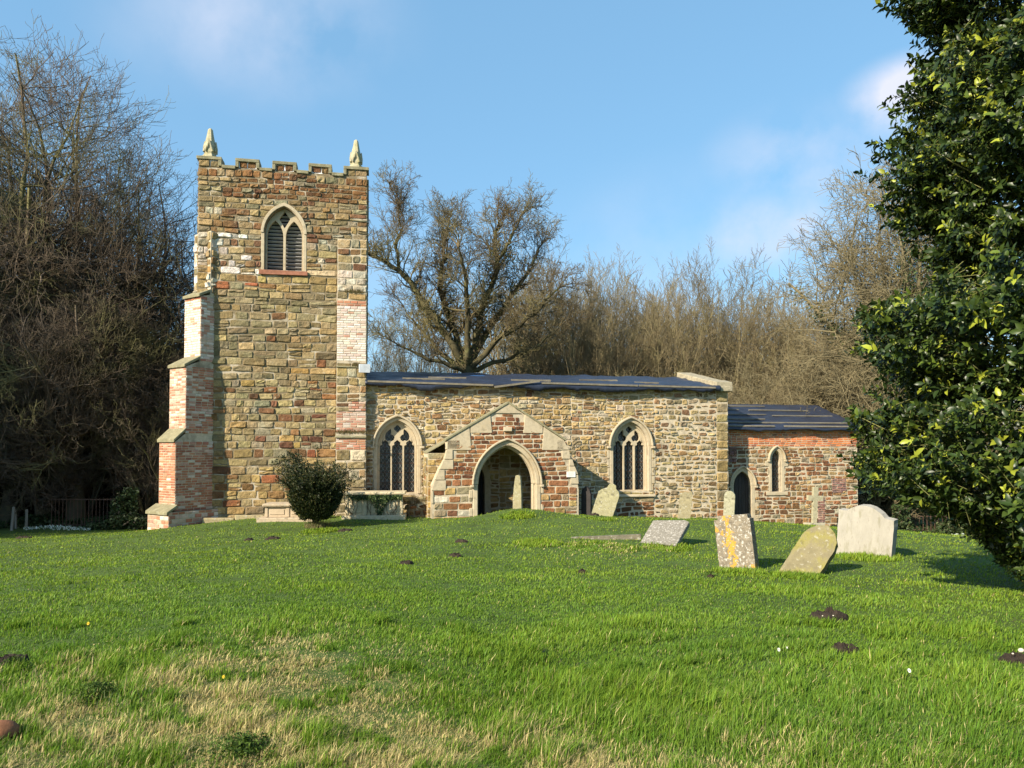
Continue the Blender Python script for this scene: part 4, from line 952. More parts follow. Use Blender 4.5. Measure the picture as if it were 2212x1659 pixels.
# ivy mesh on the tomb: stems and small leaves
def leaf_cloud(pts, sz, cols, seed, k5=False, flat=None):
    """numpy leaf cards: small folded diamonds at pts with random orientation"""
    rs = np.random.RandomState(seed); n = len(pts); P = np.asarray(pts, float)
    d = rs.normal(size=(n, 3)); d /= np.linalg.norm(d, axis=1)[:, None]
    if flat is not None: d = d*flat[0]+np.array(flat[1:]); d /= np.linalg.norm(d, axis=1)[:, None]
    a = rs.normal(size=(n, 3)); a -= (a*d).sum(1)[:, None]*d; a /= np.linalg.norm(a, axis=1)[:, None]; b = np.cross(d, a)
    s = sz*rs.uniform(.6, 1.3, n)[:, None]
    V = np.stack([P-a*s, P+b*s*.45+d*s*.12, P+a*s, P-b*s*.45+d*s*.12], 1).reshape(-1, 3)
    i = np.arange(n)*4; F = np.concatenate([np.stack([i, i+1, i+2], 1), np.stack([i, i+2, i+3], 1)])
    ci = rs.choice(len(cols), n, p=np.array([c[1] for c in cols], float)/sum(c[1] for c in cols))
    C = np.array([c[0] for c in cols])[ci]*rs.uniform(.7, 1.3, n)[:, None]
    C = np.repeat(np.c_[C, np.ones(n)], 4, 0)
    return V, F, C
M_IVY = nodes_mat('ivy_leaf', attr=True, rough=.5, var=0, bump=0, spec=.25, trans=.12)
IVC = [((.035, .06, .018), 5), ((.055, .09, .025), 3), ((.02, .035, .012), 3), ((.11, .14, .04), 1)]
rs = np.random.RandomState(4)
ip = []
for i in range(1500):
    x = rs.uniform(0.1, tL); dens = .12+.88*math.exp(-((x-tL*.60)/.20)**2)
    if rs.rand() > dens+ .25: continue
    zmax = .72; drop = .12+.55*math.exp(-((x-tL*.60)/.16)**2)
    ip.append((x, -.05-.05*rs.rand(), zmax-drop*rs.rand()**1.2))
V, F, C = leaf_cloud(ip, .042, IVC, 5, flat=(.6, 0, -.8, .3))
obj('ivy', np_mesh('ivy', V, F, M_IVY, C), tb)
st = MB()
for i in range(16):
    x = rs.uniform(.05, tL-.05); pts = [(x, -.035, .06)]
    for q in range(6): x += rs.uniform(-.10, .10); pts.append((x, -.035, .06+(q+1)*.11))
    st.tube(pts, [.008]*7, 4, (.16, .12, .07))
st.build('ivy_stems', M_WEED, tb)

# ruined stub of walling between tomb and porch, covered in dead growth
wb = thing('wall_stub', 'low ruined dark rubble wall stub with dead growth, between the chest tomb and the porch', 'wall', l2w(1.75, -1.35, 0), (0, 0, TH))
m = MB(); m.box((-.45, .03, -1), (.55, 1.0, .62), j=.03); m.build('core', M_MORTAR_OLIVE, wb)
m = MB(); masonry(m, lambda z: [(-.45, .55)], -.4, .66, lambda z: (.1, .2), lambda z: (.15, .4), lambda x, z: 'iron' if z > .3 else 'olive', Tflat(.03), seed=401, bulge=(.02, .07), gap=.04, jit=.03); m.build('stonework', M_STONE, wb)
m = MB(); k = random.Random(9)
for i in range(22): x = k.uniform(-.45, .5); w_ = k.uniform(.08, .18); y_ = k.uniform(.05, .9); z_ = .58+k.uniform(0, .28); m.box((x-w_, y_-.1, z_-.1), (x+w_, y_+.1, z_+.05), k.choice([(.33, .28, .15), (.25, .19, .09), (.4, .36, .25)]), j=.05)
m.build('loose_stones', M_STONE, wb, bevel=.02)
obj('dead_growth', tuft_mesh('dead_growth', [(k.uniform(-.5, .5), k.uniform(-.1, .1), k.uniform(-.1, .1)) for _ in range(14)] + [(k.uniform(-.4, .4), .1, .68) for _ in range(8)], 22, .1, .4, [(.20, .16, .10), (.14, .10, .06), (.3, .26, .18)], 12, .005), wb)
# loose kerb stones along the foot of the tower
for i, (px, w_) in enumerate([(430, .22), (462, .46), (505, .42), (548, .34)]):
    p = at(px, 1126, 22.0-.0*i); m = MB(); m.box((-w_, -.12, -.25), (w_, .12, .10), (.33, .27, .15), j=.03)
    o = m.build('edging_stone', M_HS, bevel=.03); p = l2w((-5.3, -4.4, -3.5, -2.7)[i], -.45, 0); o.location = (p.x, p.y, gz(p.x, p.y)+.02); o.rotation_euler = (0, 0, TH)
    tag(o, ['smallest flat edging stone by the foot of the brick corner buttress', 'long edging stone in the grass below the tower, second from the buttress', 'long edging stone in the grass below the tower, third from the buttress', 'edging stone below the tower nearest the small chest tomb'][i], 'edging stone', 'edging stones at the foot of the tower')

# ------------------------------------------------------------------ molehills and small things in the grass
M_SOIL = nodes_mat('mole_soil', (.040, .028, .019), var=.5, nscale=12, bump=1, bscale=25, dist=.05)
MOLE = [(1790, 1328, 7.3, .22, .13, 'large dark molehill with two pale pebbles in the grass below the leaning mossy headstone'), (1826, 1416, 5.9, .14, .05, 'flat dark earth scrape in the grass, nearer than the large molehill'),
        (2194, 1424, 5.75, .15, .08, 'molehill with a pale stone at the right edge of the lawn'), (997, 1174, 15.5, .20, .08, 'small molehill below the porch, the farther of two close together'),
        (984, 1202, 13.2, .17, .06, 'small molehill below the porch, the nearer of two close together'), (878, 1222, 12.0, .18, .05, 'low scattered molehill in the middle of the lawn'),
        (538, 1165, 17.5, .16, .06, 'small molehill left of the yew bush, the left of a pair'), (590, 1163, 17.7, .24, .09, 'molehill left of the yew bush, the right of a pair'),
        (52, 1165, 22.0, .30, .10, 'broken earth mound near the foot of the left woodland'), (1258, 1238, 11.2, .08, .07, 'tiny earth heap below the grave kerb'),
        (1535, 1243, 10.9, .07, .05, 'tiny earth heap left of the orange-lichened headstone'), (1285, 1128, 21.4, .22, .09, 'low molehill in front of the leaning headstone by the porch'), (17, 1428, 5.6, .18, .04, 'bare earth hollow at the left edge of the lawn'), (745, 1133, 19.6, .25, .07, 'reddish earth heap at the foot of the yew bush')]
for i, (px, py, Y, r, h, lab) in enumerate(MOLE):
    r *= .95 if i == 0 else .74
    p = at(px, py, Y); k = random.Random(i+30); rs = np.random.RandomState(i)
    n1, n2 = 9, 20; V = []; 
    for a in range(n1):
        t = a/(n1-1); rr = r*t
        for b in range(n2):
            an = 2*math.pi*b/n2; x = rr*math.cos(an)*(1.15+.2*math.sin(an*2+i)); y = rr*math.sin(an)*(1+.15*math.cos(an*3+i))
            hh = .62*h*(1-t**1.5)*(.7+1.1*noise.noise(Vector((x*16+i, y*16, 3)))) + rs.uniform(-.016, .02)*(t < .95)
            V.append((x, y, gz(p.x+x, p.y+y)-gz(p.x, p.y)+hh+(.022 if t < .85 else -.02)))
    F = [(a*n2+b, a*n2+(b+1) % n2, (a+1)*n2+(b+1) % n2, (a+1)*n2+b) for a in range(n1-1) for b in range(n2)]
    me = bpy.data.meshes.new('molehill'); me.from_pydata(V, [], F); me.materials.append(M_SOIL)
    o = obj('molehill', me); o.location = (p.x, p.y, gz(p.x, p.y)); tag(o, lab, 'molehill', 'molehills on the lawn')
M_PEB = nodes_mat('pebble', (.55, .50, .40), var=.2, nscale=20, bump=.2)
for (px, py, Y, r, lab) in [(1777, 1326, 7.1, .007, 'small white pebble on the left of the large molehill'), (1800, 1327, 7.1, .007, 'small white pebble on the right of the large molehill'), (2188, 1417, 5.7, .008, 'tiny white pebble on the molehill at the right edge'), (2206, 1416, 5.75, .022, 'buff stone on the molehill at the right edge')]:
    p = at(px, py, Y); m = MB(); k = random.Random(px); V = []
    for a in range(5):
        for b in range(7): t = math.pi*(a+.2)/4.4; an = 2*math.pi*b/7; V.append((r*math.sin(t)*math.cos(an)*k.uniform(.85, 1.3), r*math.sin(t)*math.sin(an), r*.8*math.cos(t)))
    m.add(V, [(a*7+b, a*7+(b+1) % 7, (a+1)*7+(b+1) % 7, (a+1)*7+b) for a in range(4) for b in range(7)] + [tuple(range(7))[::-1], tuple(range(28, 35))])
    o = m.build('pebble', M_PEB, smooth=True); o.location = (p.x, p.y, gz(p.x, p.y)+.065+r); tag(o, lab, 'pebble', 'pebbles on the molehills')
# rounded terracotta-brown stone at the lower left corner
m = MB(); V = []; k = random.Random(2)
for a in range(9):
    for b in range(14):
        t = math.pi*.55*a/8; an = 2*math.pi*b/14; q = 1+.12*math.sin(an*3)+k.uniform(-.02, .02); V.append((.085*math.sin(t)*math.cos(an)*q, .075*math.sin(t)*math.sin(an)*q, .07*math.cos(t)))
m.add(V, [(a*14+b, a*14+(b+1) % 14, (a+1)*14+(b+1) % 14, (a+1)*14+b) for a in range(8) for b in range(14)])
o = m.build('field_stone', nodes_mat('rust_brown_stone', (.20, .085, .04), var=.3, nscale=14, bump=.4), smooth=True); p = at(3, 1590, 4.1); o.location = (p.x, p.y, gz(p.x, p.y)+.03)
tag(o, 'rounded rust-brown stone in dry grass at the bottom left corner', 'stone')

# ------------------------------------------------------------------ trees
def seg_mesh(name, S, mat, k=3, caps=False):
    """S: array (n,8) p0 p1 r0 r1 -> prisms"""
    S = np.asarray(S, float); P0, P1, R0, R1 = S[:, 0:3], S[:, 3:6], S[:, 6], S[:, 7]
    D = P1-P0; L = np.linalg.norm(D, axis=1)[:, None]+1e-9; D = D/L; P1 = P1+D*np.minimum(R1[:, None]*.6, L*.2)
    up = np.where(np.abs(D[:, 2:3]) > .9, np.array([[1., .1, 0]]), np.array([[0, .1, 1.]]))
    A_ = np.cross(D, up); A_ /= np.linalg.norm(A_, axis=1)[:, None]; B_ = np.cross(D, A_)
    n = len(S); V = np.zeros((n, 2, k, 3))
    for j in range(k):
        t = 2*math.pi*j/k; u = A_*math.cos(t)+B_*math.sin(t)
        V[:, 0, j] = P0+u*R0[:, None]; V[:, 1, j] = P1+u*R1[:, None]
    b = np.arange(n)*2*k; F = np.concatenate([np.stack([b+j, b+(j+1) % k, b+k+(j+1) % k, b+k+j], 1) for j in range(k)])
    return np_mesh(name, V.reshape(-1, 3), F, mat, smooth=(k > 4))
def grow(rng, segs, p, d, L, r, lvl, P):
    n = P['n'][lvl]; wob = P['wob'][lvl]; tr = P['trop'][lvl]; last = lvl == len(P['n'])-1
    px, py, pz = p; dx, dy, dz = d; sl = L/n; env = P.get('env')
    tap = P.get('taper', .25); tap = tap[lvl] if isinstance(tap, (list, tuple)) else tap
    for i in range(n):
        dx += rng.gauss(0, wob); dy += rng.gauss(0, wob); dz += rng.gauss(0, wob)+tr
        m = math.sqrt(dx*dx+dy*dy+dz*dz); dx /= m; dy /= m; dz /= m
        qx, qy, qz = px+dx*sl, py+dy*sl, pz+dz*sl
        if qz < P.get('zmin', .3): dz = abs(dz)*.5+.1; qz = max(qz, P.get('zmin', .3))
        r0 = r*(1-(1-tap)*i/n); r1 = r*(1-(1-tap)*(i+1)/n)
        segs.append((lvl, (px, py, pz, qx, qy, qz, max(r0, P['rmin']), max(r1, P['rmin']))))
        px, py, pz = qx, qy, qz
        if env and lvl < 3 and not env(px, py, pz): return
        f = (i+1)/n
        if not last and f > P['start'][lvl]:
            nk = P['kids'][lvl]; c = int(nk)+(rng.random() < nk-int(nk))
            for _ in range(c):
                ang = R(rng.uniform(*P['ang'][lvl])); az = rng.uniform(0, 2*math.pi)
                a = Vector((dx, dy, dz)); u = a.cross(Vector((.31, .52, .8))).normalized(); v = a.cross(u)
                nd = a*math.cos(ang)+(u*math.cos(az)+v*math.sin(az))*math.sin(ang)
                ratio = P['ratio'][lvl]*rng.uniform(.7, 1.25)*(1-.45*f)
                grow(rng, segs, (px, py, pz), (nd.x, nd.y, nd.z), L*ratio, max(r1*P['rr'][lvl], P['rmin']), lvl+1, P)
def make_tree(name, segs, mat, crown_mat=None, group=None, label='', cat='tree', loc=(0, 0, 0), rz=0, trunk_levels=1):
    t = thing(name, label, cat, loc, (0, 0, rz), group)
    tr = [s for l, s in segs if l < trunk_levels]; c = [s for l, s in segs if l >= trunk_levels]
    obj('trunk', seg_mesh('trunk', tr, mat, 8), t)
    obj('crown', seg_mesh('crown', c, crown_mat or mat, 3), t)
    return t
def copy_tree(o, loc, rz, sc, label):
    c = o.copy(); COL.objects.link(c); c.location = loc; c.rotation_euler = (0, 0, rz); c.scale = sc; c['label'] = label
    for ch in list(o.children):
        d = ch.copy(); COL.objects.link(d); d.parent = c
    return c
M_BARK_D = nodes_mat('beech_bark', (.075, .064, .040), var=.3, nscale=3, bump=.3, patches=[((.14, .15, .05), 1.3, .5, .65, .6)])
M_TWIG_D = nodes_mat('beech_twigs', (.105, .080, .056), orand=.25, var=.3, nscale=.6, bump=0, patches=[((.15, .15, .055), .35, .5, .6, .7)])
M_BARK_O = nodes_mat('oak_bark', (.08, .068, .034), var=.3, nscale=3, bump=.3, patches=[((.19, .19, .07), 1.3, .5, .65, .6)])
M_TWIG_O = nodes_mat('oak_twigs', (.12, .092, .05), var=.3, nscale=.6, bump=0, patches=[((.21, .19, .08), .35, .48, .6, .7)])
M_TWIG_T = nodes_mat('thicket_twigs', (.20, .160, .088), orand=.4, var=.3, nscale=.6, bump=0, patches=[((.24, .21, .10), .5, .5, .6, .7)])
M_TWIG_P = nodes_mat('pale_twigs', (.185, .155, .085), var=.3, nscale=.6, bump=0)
def gpt(px, Y):
    p = at(px, 1120, Y); return (p.x, p.y, gz(p.x, p.y))
rg = random.Random(42)
# --- left beeches: wide, fine, rising twigs
def beech(label, px, Y, H, rx, seed, lean=0, low=.30, twig=1.0, rmin=.0075):
    g0 = gpt(px, Y); r = random.Random(seed)
    def env(x, y, z):
        t = z/H
        if t > 1: return False
        k_ = math.sin(math.pi*min(1, max(.08, (t-.02)))**.75)**.55 if t > .5 else 1.0
        e_ = rx*(.35+.65*min(1, t/.35)) if t < .35 else rx*max(.05, (1-((t-.35)/.68)**2.2))**.5
        return (x*x+y*y) < (e_*(1+.12*math.sin(3*math.atan2(y, x)+z)))**2*1.0+.2
    P = dict(n=[6, 12, 9, 7, 5], wob=[.04, .11, .18, .22, .20], trop=[.02, .02, .01, .04, .09], kids=[1.6*twig, 2.0*twig, 1.5, 1.35], start=[.4, .06, .15, .15],
             ang=[(60, 95), (45, 85), (25, 60), (25, 60)], ratio=[1.0, .55, .52, .46], rr=[.30, .48, .5, .55], rmin=rmin, env=env, taper=[.7, .10, .15, .3, .4], zmin=.6)
    S = []; S0 = []; P0 = dict(P); P0['taper'] = .75
    grow(r, S, (0, 0, -.3), (lean, 0, 1), H*low, .40, 0, P0)
    tl = [s for l, s in S if l == 0][-1]; tip = tl[3:6]
    for i in range(11):
        a = i*2.4+r.uniform(-.3, .3); sp = [.10, .32, .55, .8, 1.2][i % 5]*r.uniform(.85, 1.15)
        grow(r, S, tip, (sp*math.cos(a), sp*math.sin(a), 1), H*(1-low)*r.uniform(.88, 1.0)*(1+.2*sp), .24*r.uniform(.7, 1), 1, P)
    return make_tree('beech_tree', S, M_BARK_D, M_TWIG_D, 'bare beeches of the left woodland', label, 'tree', g0), len(S)
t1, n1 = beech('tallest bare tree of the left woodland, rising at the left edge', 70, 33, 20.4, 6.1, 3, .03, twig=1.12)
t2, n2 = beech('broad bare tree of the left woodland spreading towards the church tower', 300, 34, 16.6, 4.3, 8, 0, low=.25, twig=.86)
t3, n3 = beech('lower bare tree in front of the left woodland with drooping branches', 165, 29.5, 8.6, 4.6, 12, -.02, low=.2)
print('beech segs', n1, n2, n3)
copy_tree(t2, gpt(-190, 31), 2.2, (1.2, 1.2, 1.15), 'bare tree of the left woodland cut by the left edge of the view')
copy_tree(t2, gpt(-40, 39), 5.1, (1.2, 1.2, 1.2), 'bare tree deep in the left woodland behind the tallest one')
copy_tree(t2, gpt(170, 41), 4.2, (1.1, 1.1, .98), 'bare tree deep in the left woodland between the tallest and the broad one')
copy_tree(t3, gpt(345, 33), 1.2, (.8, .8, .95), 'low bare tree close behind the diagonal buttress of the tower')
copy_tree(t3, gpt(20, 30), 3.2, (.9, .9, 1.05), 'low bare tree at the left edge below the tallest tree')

# trees standing to the left outside the view: they throw the shade that lies on the left woodland
for i, (x, y, sc) in enumerate([(-30, 23, 1.0), (-26.5, 20.5, .85), (-35, 18.5, 1.15), (-33, 27, 1.1), (-40, 24, 1.2), (-37, 13, 1.1), (-28, 16.0, .7)]):
    copy_tree(t2, (x, y, gz(x, y)), i*1.3, (sc*1.15, sc*1.15, sc), 'bare tree standing beside the lawn to the left, outside the photograph')
# --- the oak behind the nave
def oak():
    g0 = gpt(1040, 35); r = random.Random(21); S = []
    def W2(px, py): 
        q = at(px, py, 35); return Vector((q.x-g0[0], 0, q.z-g0[2]))
    P = dict(n=[8, 9, 7, 6, 4], wob=[.1, .16, .22, .25, .25], trop=[.0, .03, .04, .04, .05], kids=[0, 2.0, 1.32, 1.25], start=[0, .08, .15, .2],
             ang=[(30, 60), (28, 70), (28, 60), (25, 60)], ratio=[.5, .36, .62, .62], rr=[.6, .48, .6, .7], rmin=.0075, taper=.22, zmin=3)
    # trunk and traced main limbs
    def limb(pts, r0, r1, depth, lvl=1):
        n = len(pts)
        for i in range(n-1):
            a, b = pts[i], pts[i+1]; f0, f1 = i/(n-1), (i+1)/(n-1)
            a = a+Vector((0, depth*f0, 0)); b = b+Vector((0, depth*f1, 0)); m = 4
            prev = a
            for q in range(1, m+1):
                c = a.lerp(b, q/m)+Vector((r.uniform(-.08, .08), r.uniform(-.1, .1), r.uniform(-.08, .08)))
                ra, rb = r0+(r1-r0)*(f0+(f1-f0)*(q-1)/m), r0+(r1-r0)*(f0+(f1-f0)*q/m)
                S.append((0, (*prev, *c, ra, rb)))
                if i > 0 or q > 2:
                    for _ in range(3):
                        dv = (b-a).normalized(); u = dv.cross(Vector((.3, .5, .8))).normalized(); v = dv.cross(u); an = r.uniform(R(30), R(75)); az = r.uniform(0, 6.28)
                        nd = dv*math.cos(an)+(u*math.cos(az)+v*math.sin(az))*math.sin(an); nd.z += .35; nd.z = abs(nd.z) if depth < -1 else nd.z
                        grow(r, S, tuple(c), tuple(nd.normalized()), r.uniform(.9, 1.9), rb*.36, 2, P)
                prev = c
        dv = (pts[-1]-pts[-2]).normalized()
        for _ in range(3): grow(r, S, tuple(prev), (dv.x+r.uniform(-.4, .4), r.uniform(-.3, .3), dv.z+r.uniform(0, .3)), r.uniform(1.1, 1.7), r1*.8, 2, P)
    base = Vector((0, 0, -.3)); fork = W2(1010, 800)
    S.append((0, (*base, *W2(1030, 960), .45, .36))); S.append((0, (*W2(1030, 960), *fork, .36, .30)))
    limb([fork, W2(960, 720), W2(920, 665), W2(880, 605), W2(835, 575), W2(800, 565)], .20, .07, -1.5)
    limb([W2(862, 590), W2(858, 540), W2(872, 500), W2(868, 455)], .08, .03, -1.2)
    limb([fork, W2(975, 700), W2(948, 620), W2(955, 560), W2(960, 510), W2(965, 470)], .17, .04, 1.0)
    limb([fork, W2(1030, 720), W2(1050, 640), W2(1075, 570), W2(1065, 520), W2(1080, 475)], .19, .05, .2)
    limb([W2(1075, 560), W2(1100, 525), W2(1125, 480)], .10, .04, -.6)
    limb([fork, W2(1060, 700), W2(1110, 625), W2(1150, 560), W2(1170, 505)], .17, .04, 1.6)
    limb([fork, W2(1085, 730), W2(1150, 690), W2(1200, 640)], .17, .04, -1.8)
    limb([fork, W2(950, 760), W2(900, 700), W2(860, 650)], .14, .03, 2.2)
    limb([W2(1010, 800), W2(1085, 780), W2(1150, 750), W2(1215, 700)], .13, .03, .8)
    limb([W2(1010, 800), W2(930, 780), W2(850, 745)], .12, .03, -1.0)
    limb([fork, W2(1015, 700), W2(1010, 620), W2(1000, 560)], .17, .05, -2.2)
    t = make_tree('oak_tree', S, M_BARK_O, M_TWIG_O, None, 'big bare ivy-clad oak with a long limb reaching left, behind the nave roof', 'tree', g0)
    ivp = []
    rs = np.random.RandomState(7)
    for (a, b, n_, rd) in [((1085, 540), (1095, 560), 900, .35), ((1010, 700), (1075, 560), 1500, .3), ((955, 540), (975, 700), 1500, .28), ((1110, 610), (1060, 700), 900, .28), ((1010, 790), (1000, 740), 900, .45), ((890, 610), (960, 720), 700, .2)]:
        A_, B_ = W2(*a), W2(*b)
        for i in range(n_): q = A_.lerp(B_, rs.rand()); ivp.append((q.x+rs.normal()*rd, q.y+rs.normal()*rd, q.z+rs.normal()*rd))
    V, F, C = leaf_cloud(ivp, .055, [((.07, .075, .02), 4), ((.11, .10, .03), 3), ((.10, .07, .03), 3)], 5)
    obj('ivy', np_mesh('ivy', V, F, M_IVY, C), t); return t, len(S)
tO, nO = oak(); print('oak segs', nO)

# --- thicket behind: multi-stemmed coppice, copied
def coppice(seed, H, nst, spread, mat, name='bare_thicket_tree', up=.05, wob=.07, fine=1.0, narrow=False):
    r = random.Random(seed); S = []
    P = dict(n=[9, 6, 5, 4], wob=[wob, .13, .17, .17], trop=[up, .055, .05, .05], kids=[1.5*fine, 1.2, 1.0], start=[.15, .15, .15], ang=[(18, 50), (25, 60), (28, 65)], ratio=[.34, .52, .5], rr=[.5, .5, .6], rmin=.0075, taper=.15, zmin=.3)
    if narrow: P.update(ang=[(10, 32), (15, 40), (20, 50)], wob=[.07, .10, .13, .15], trop=[.05, .05, .04, .04])
    for i in range(nst):
        a = r.uniform(0, 6.28); tl = r.uniform(.05, spread); h = H*r.uniform(.8, 1)
        grow(r, S, (.3*math.cos(a), .3*math.sin(a), -.3), (tl*math.cos(a), tl*math.sin(a), 1), h, r.uniform(.05, .11), 0, P)
    return S
th_lab = 'bare multi-stemmed tree in the brown thicket behind the church'
protos = []
for i, (H, n_, sp) in enumerate([(12.0, 12, .26), (11.2, 14, .34), (12.6, 11, .22), (9.0, 16, .5)]):
    S = coppice(60+i, H, n_, sp, None, narrow=(i in (0, 2)))
    g0 = gpt([1260, 1420, 1560, 1700][i], [41, 42, 41, 38][i])
    protos.append(make_tree('thicket_tree', S, M_TWIG_T, M_TWIG_T, 'bare trees of the thicket behind the church', th_lab, 'tree', g0)); print('coppice', len(S))
k = random.Random(77)
spots = []
for row, (Y, x0, x1, st_, sc) in enumerate([(36, 1180, 1900, 62, .64), (39, 1150, 1950, 56, .80), (43, 1130, 1950, 50, .93), (47, 1100, 2000, 48, 1.03)]):
    px = x0+k.uniform(0, 40)
    while px < x1: spots.append((px+k.uniform(-25, 25), Y+k.uniform(-1.2, 1.2), sc*k.uniform(.94, 1.06))); px += st_
for px in (770, 840, 905, 975, 1045, 1110): spots.append((px, k.uniform(44, 49), k.uniform(.82, 1.0)))
for px in (800, 880, 960, 1060, 1150): spots.append((px, k.uniform(37, 39), k.uniform(.50, .62)))
for i, (px, Y, sc) in enumerate(spots):
    pr_ = protos[k.choice([0, 0, 2, 2, 1])] if sc > .85 else protos[k.randrange(4)] if sc > .75 else protos[k.choice([1, 3, 3])]
    copy_tree(pr_, gpt(px, Y), k.uniform(0, 6.28), (sc, sc, sc*k.uniform(.94, 1.05)), th_lab)
# left understorey
wl_lab = 'bare multi-stemmed understorey tree in the dark woodland on the left'
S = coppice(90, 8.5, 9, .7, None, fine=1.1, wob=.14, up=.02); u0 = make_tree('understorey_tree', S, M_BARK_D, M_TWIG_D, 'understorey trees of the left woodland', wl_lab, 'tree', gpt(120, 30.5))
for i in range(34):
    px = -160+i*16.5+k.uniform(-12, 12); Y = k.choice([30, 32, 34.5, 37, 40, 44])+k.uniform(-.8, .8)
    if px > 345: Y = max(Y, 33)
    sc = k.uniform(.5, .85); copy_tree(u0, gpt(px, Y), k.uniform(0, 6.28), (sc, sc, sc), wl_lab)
# right-hand ivy-clad tree, pale twigs
def right_tree():
    g0 = gpt(1945, 33); r = random.Random(31)
    def env(x, y, z):
        t = z/16.2
        if t > 1: return False
        return (x*x+y*y) < (5.8*max(.05, (1-((t-.35)/.66)**2)) ** .5 if t > .35 else 5.8)**2
    P = dict(n=[6, 11, 7, 6, 4], wob=[.05, .13, .2, .24, .24], trop=[.02, .02, .01, .02, .02], kids=[1.2, 2.0, 1.7, 1.6], start=[.3, .06, .1, .1],
             ang=[(60, 95), (35, 75), (30, 65), (25, 65)], ratio=[1.0, .50, .5, .5], rr=[.3, .45, .5, .55], rmin=.0095, env=env, taper=[.7, .10, .15, .3, .4], zmin=.8)
    S = []; P0 = dict(P); P0['taper'] = .75; grow(r, S, (0, 0, -.3), (-.05, 0, 1), 5.0, .34, 0, P0)
    tip = [s for l, s in S if l == 0][-1][3:6]
    for i in range(8):
        a = i*2.4; sp = [.1, .3, .5, .8][i % 4]; grow(r, S, tip, (sp*math.cos(a)-.1, sp*math.sin(a), 1), 12.2*r.uniform(.85, 1.05), .2*r.uniform(.7, 1), 1, P)
    t = make_tree('ivy_clad_tree', S, M_BARK_O, M_TWIG_P, None, 'pale-twigged tree with an ivy-clad trunk rising behind the holly', 'tree', g0)
    tr = [s for l, s in S if l == 0] + [s for l, s in S if l == 1 and s[6] > .06]; rs = np.random.RandomState(3); ivp = []
    for s in tr:
        if s[2] > 12.5: continue
        L_ = math.dist(s[:3], s[3:6]); n_ = int(L_*(420 if s[6] > .1 else 110)); f = rs.rand(n_, 1); q = np.array(s[:3])*(1-f)+np.array(s[3:6])*f
        ivp.append(q+rs.normal(size=(n_, 3))*(.18+s[6]))
    V, F, C = leaf_cloud(np.concatenate(ivp), .06, IVC, 5); obj('ivy', np_mesh('ivy', V, F, M_IVY, C), t); return t, len(S)
tR, nR = right_tree(); print('right', nR)
# arching pale saplings at the right end of the thicket
S = coppice(95, 8.2, 12, .75, None, up=-.02, wob=.09); s0 = make_tree('arching_sapling', S, M_TWIG_P, M_TWIG_P, 'pale arching saplings behind the chancel', 'pale arching sapling clump behind the chancel end', 'tree', gpt(1800, 33.5))
for px, Y, sc in ((1700, 34.5, .9), (1880, 32.5, 1.0), (1950, 34, 1.05), (1640, 36, .85), (2040, 33, 1), (2120, 34, 1.0)): copy_tree(s0, gpt(px, Y), k.uniform(0, 6), (sc, sc, sc), 'pale arching sapling clump behind the chancel end')

# dense mass of the far wood: stems, twigs and dead leaf, one uncountable thing
rs = np.random.RandomState(11)
n_ = 30000; fx = rs.uniform(-48, 48, n_); fy = 50+rs.uniform(0, 14, n_); hz = rs.beta(1.2, 1.6, n_)*7.2
hz *= np.interp(fx, [-40, -12, -6, 2, 40], [1.3, 1.2, .75, 1, 1])
g_ = ground(fx, fy); dx = rs.normal(size=n_)*.35; dy = rs.normal(size=n_)*.3; ln_ = rs.uniform(.6, 2.2, n_)
S = np.stack([fx, fy, g_+hz, fx+dx*ln_, fy+dy*ln_, g_+hz+ln_, np.full(n_, .022), np.full(n_, .012)], 1)
o = obj('far_wood', seg_mesh('far_wood', S, nodes_mat('far_wood', (.085, .068, .045), var=.4, nscale=.3, bump=0), 3)); o['kind'] = 'stuff'; tag(o, 'dense brown mass of twigs of the far wood behind the trees', 'woodland')

# ------------------------------------------------------------------ the holly in the right foreground
def leaf_mesh_np(P, D, N, L, W_, C, fold=.35, curl=.25):
    """pointed leaves: base P, direction D, face normal N, length L, half width W_"""
    D = D/np.linalg.norm(D, axis=1)[:, None]; N = N-(N*D).sum(1)[:, None]*D; N /= np.linalg.norm(N, axis=1)[:, None]; B = np.cross(D, N)
    L = L[:, None]; W_ = W_[:, None]; n = len(P)
    base = P; r1 = P+D*L*.33-N*L*.03; r2 = P+D*L*.70-N*L*(.03+curl*.15); tip = P+D*L-N*L*curl
    l1 = P+D*L*.30+B*W_*.95+N*W_*fold; l2 = P+D*L*.68+B*W_*.85+N*W_*fold-N*L*curl*.4
    q1 = P+D*L*.30-B*W_*.95+N*W_*fold; q2 = P+D*L*.68-B*W_*.85+N*W_*fold-N*L*curl*.4
    V = np.stack([base, r1, r2, tip, l1, l2, q1, q2], 1).reshape(-1, 3); b = np.arange(n)*8
    T3 = np.concatenate([np.stack([b, b+1, b+4], 1), np.stack([b+5, b+2, b+3], 1), np.stack([b, b+6, b+1], 1), np.stack([b+2, b+7, b+3], 1)])
    Q4 = np.concatenate([np.stack([b+4, b+1, b+2, b+5], 1), np.stack([b+1, b+6, b+7, b+2], 1)])
    return V, [T3, Q4], np.repeat(np.c_[C, np.ones(n)], 8, 0)
M_HOLLY = nodes_mat('holly_leaf', attr=True, rough=.38, var=0, bump=0, spec=.3, trans=.14)
HX, HY = 7.4, 9.0
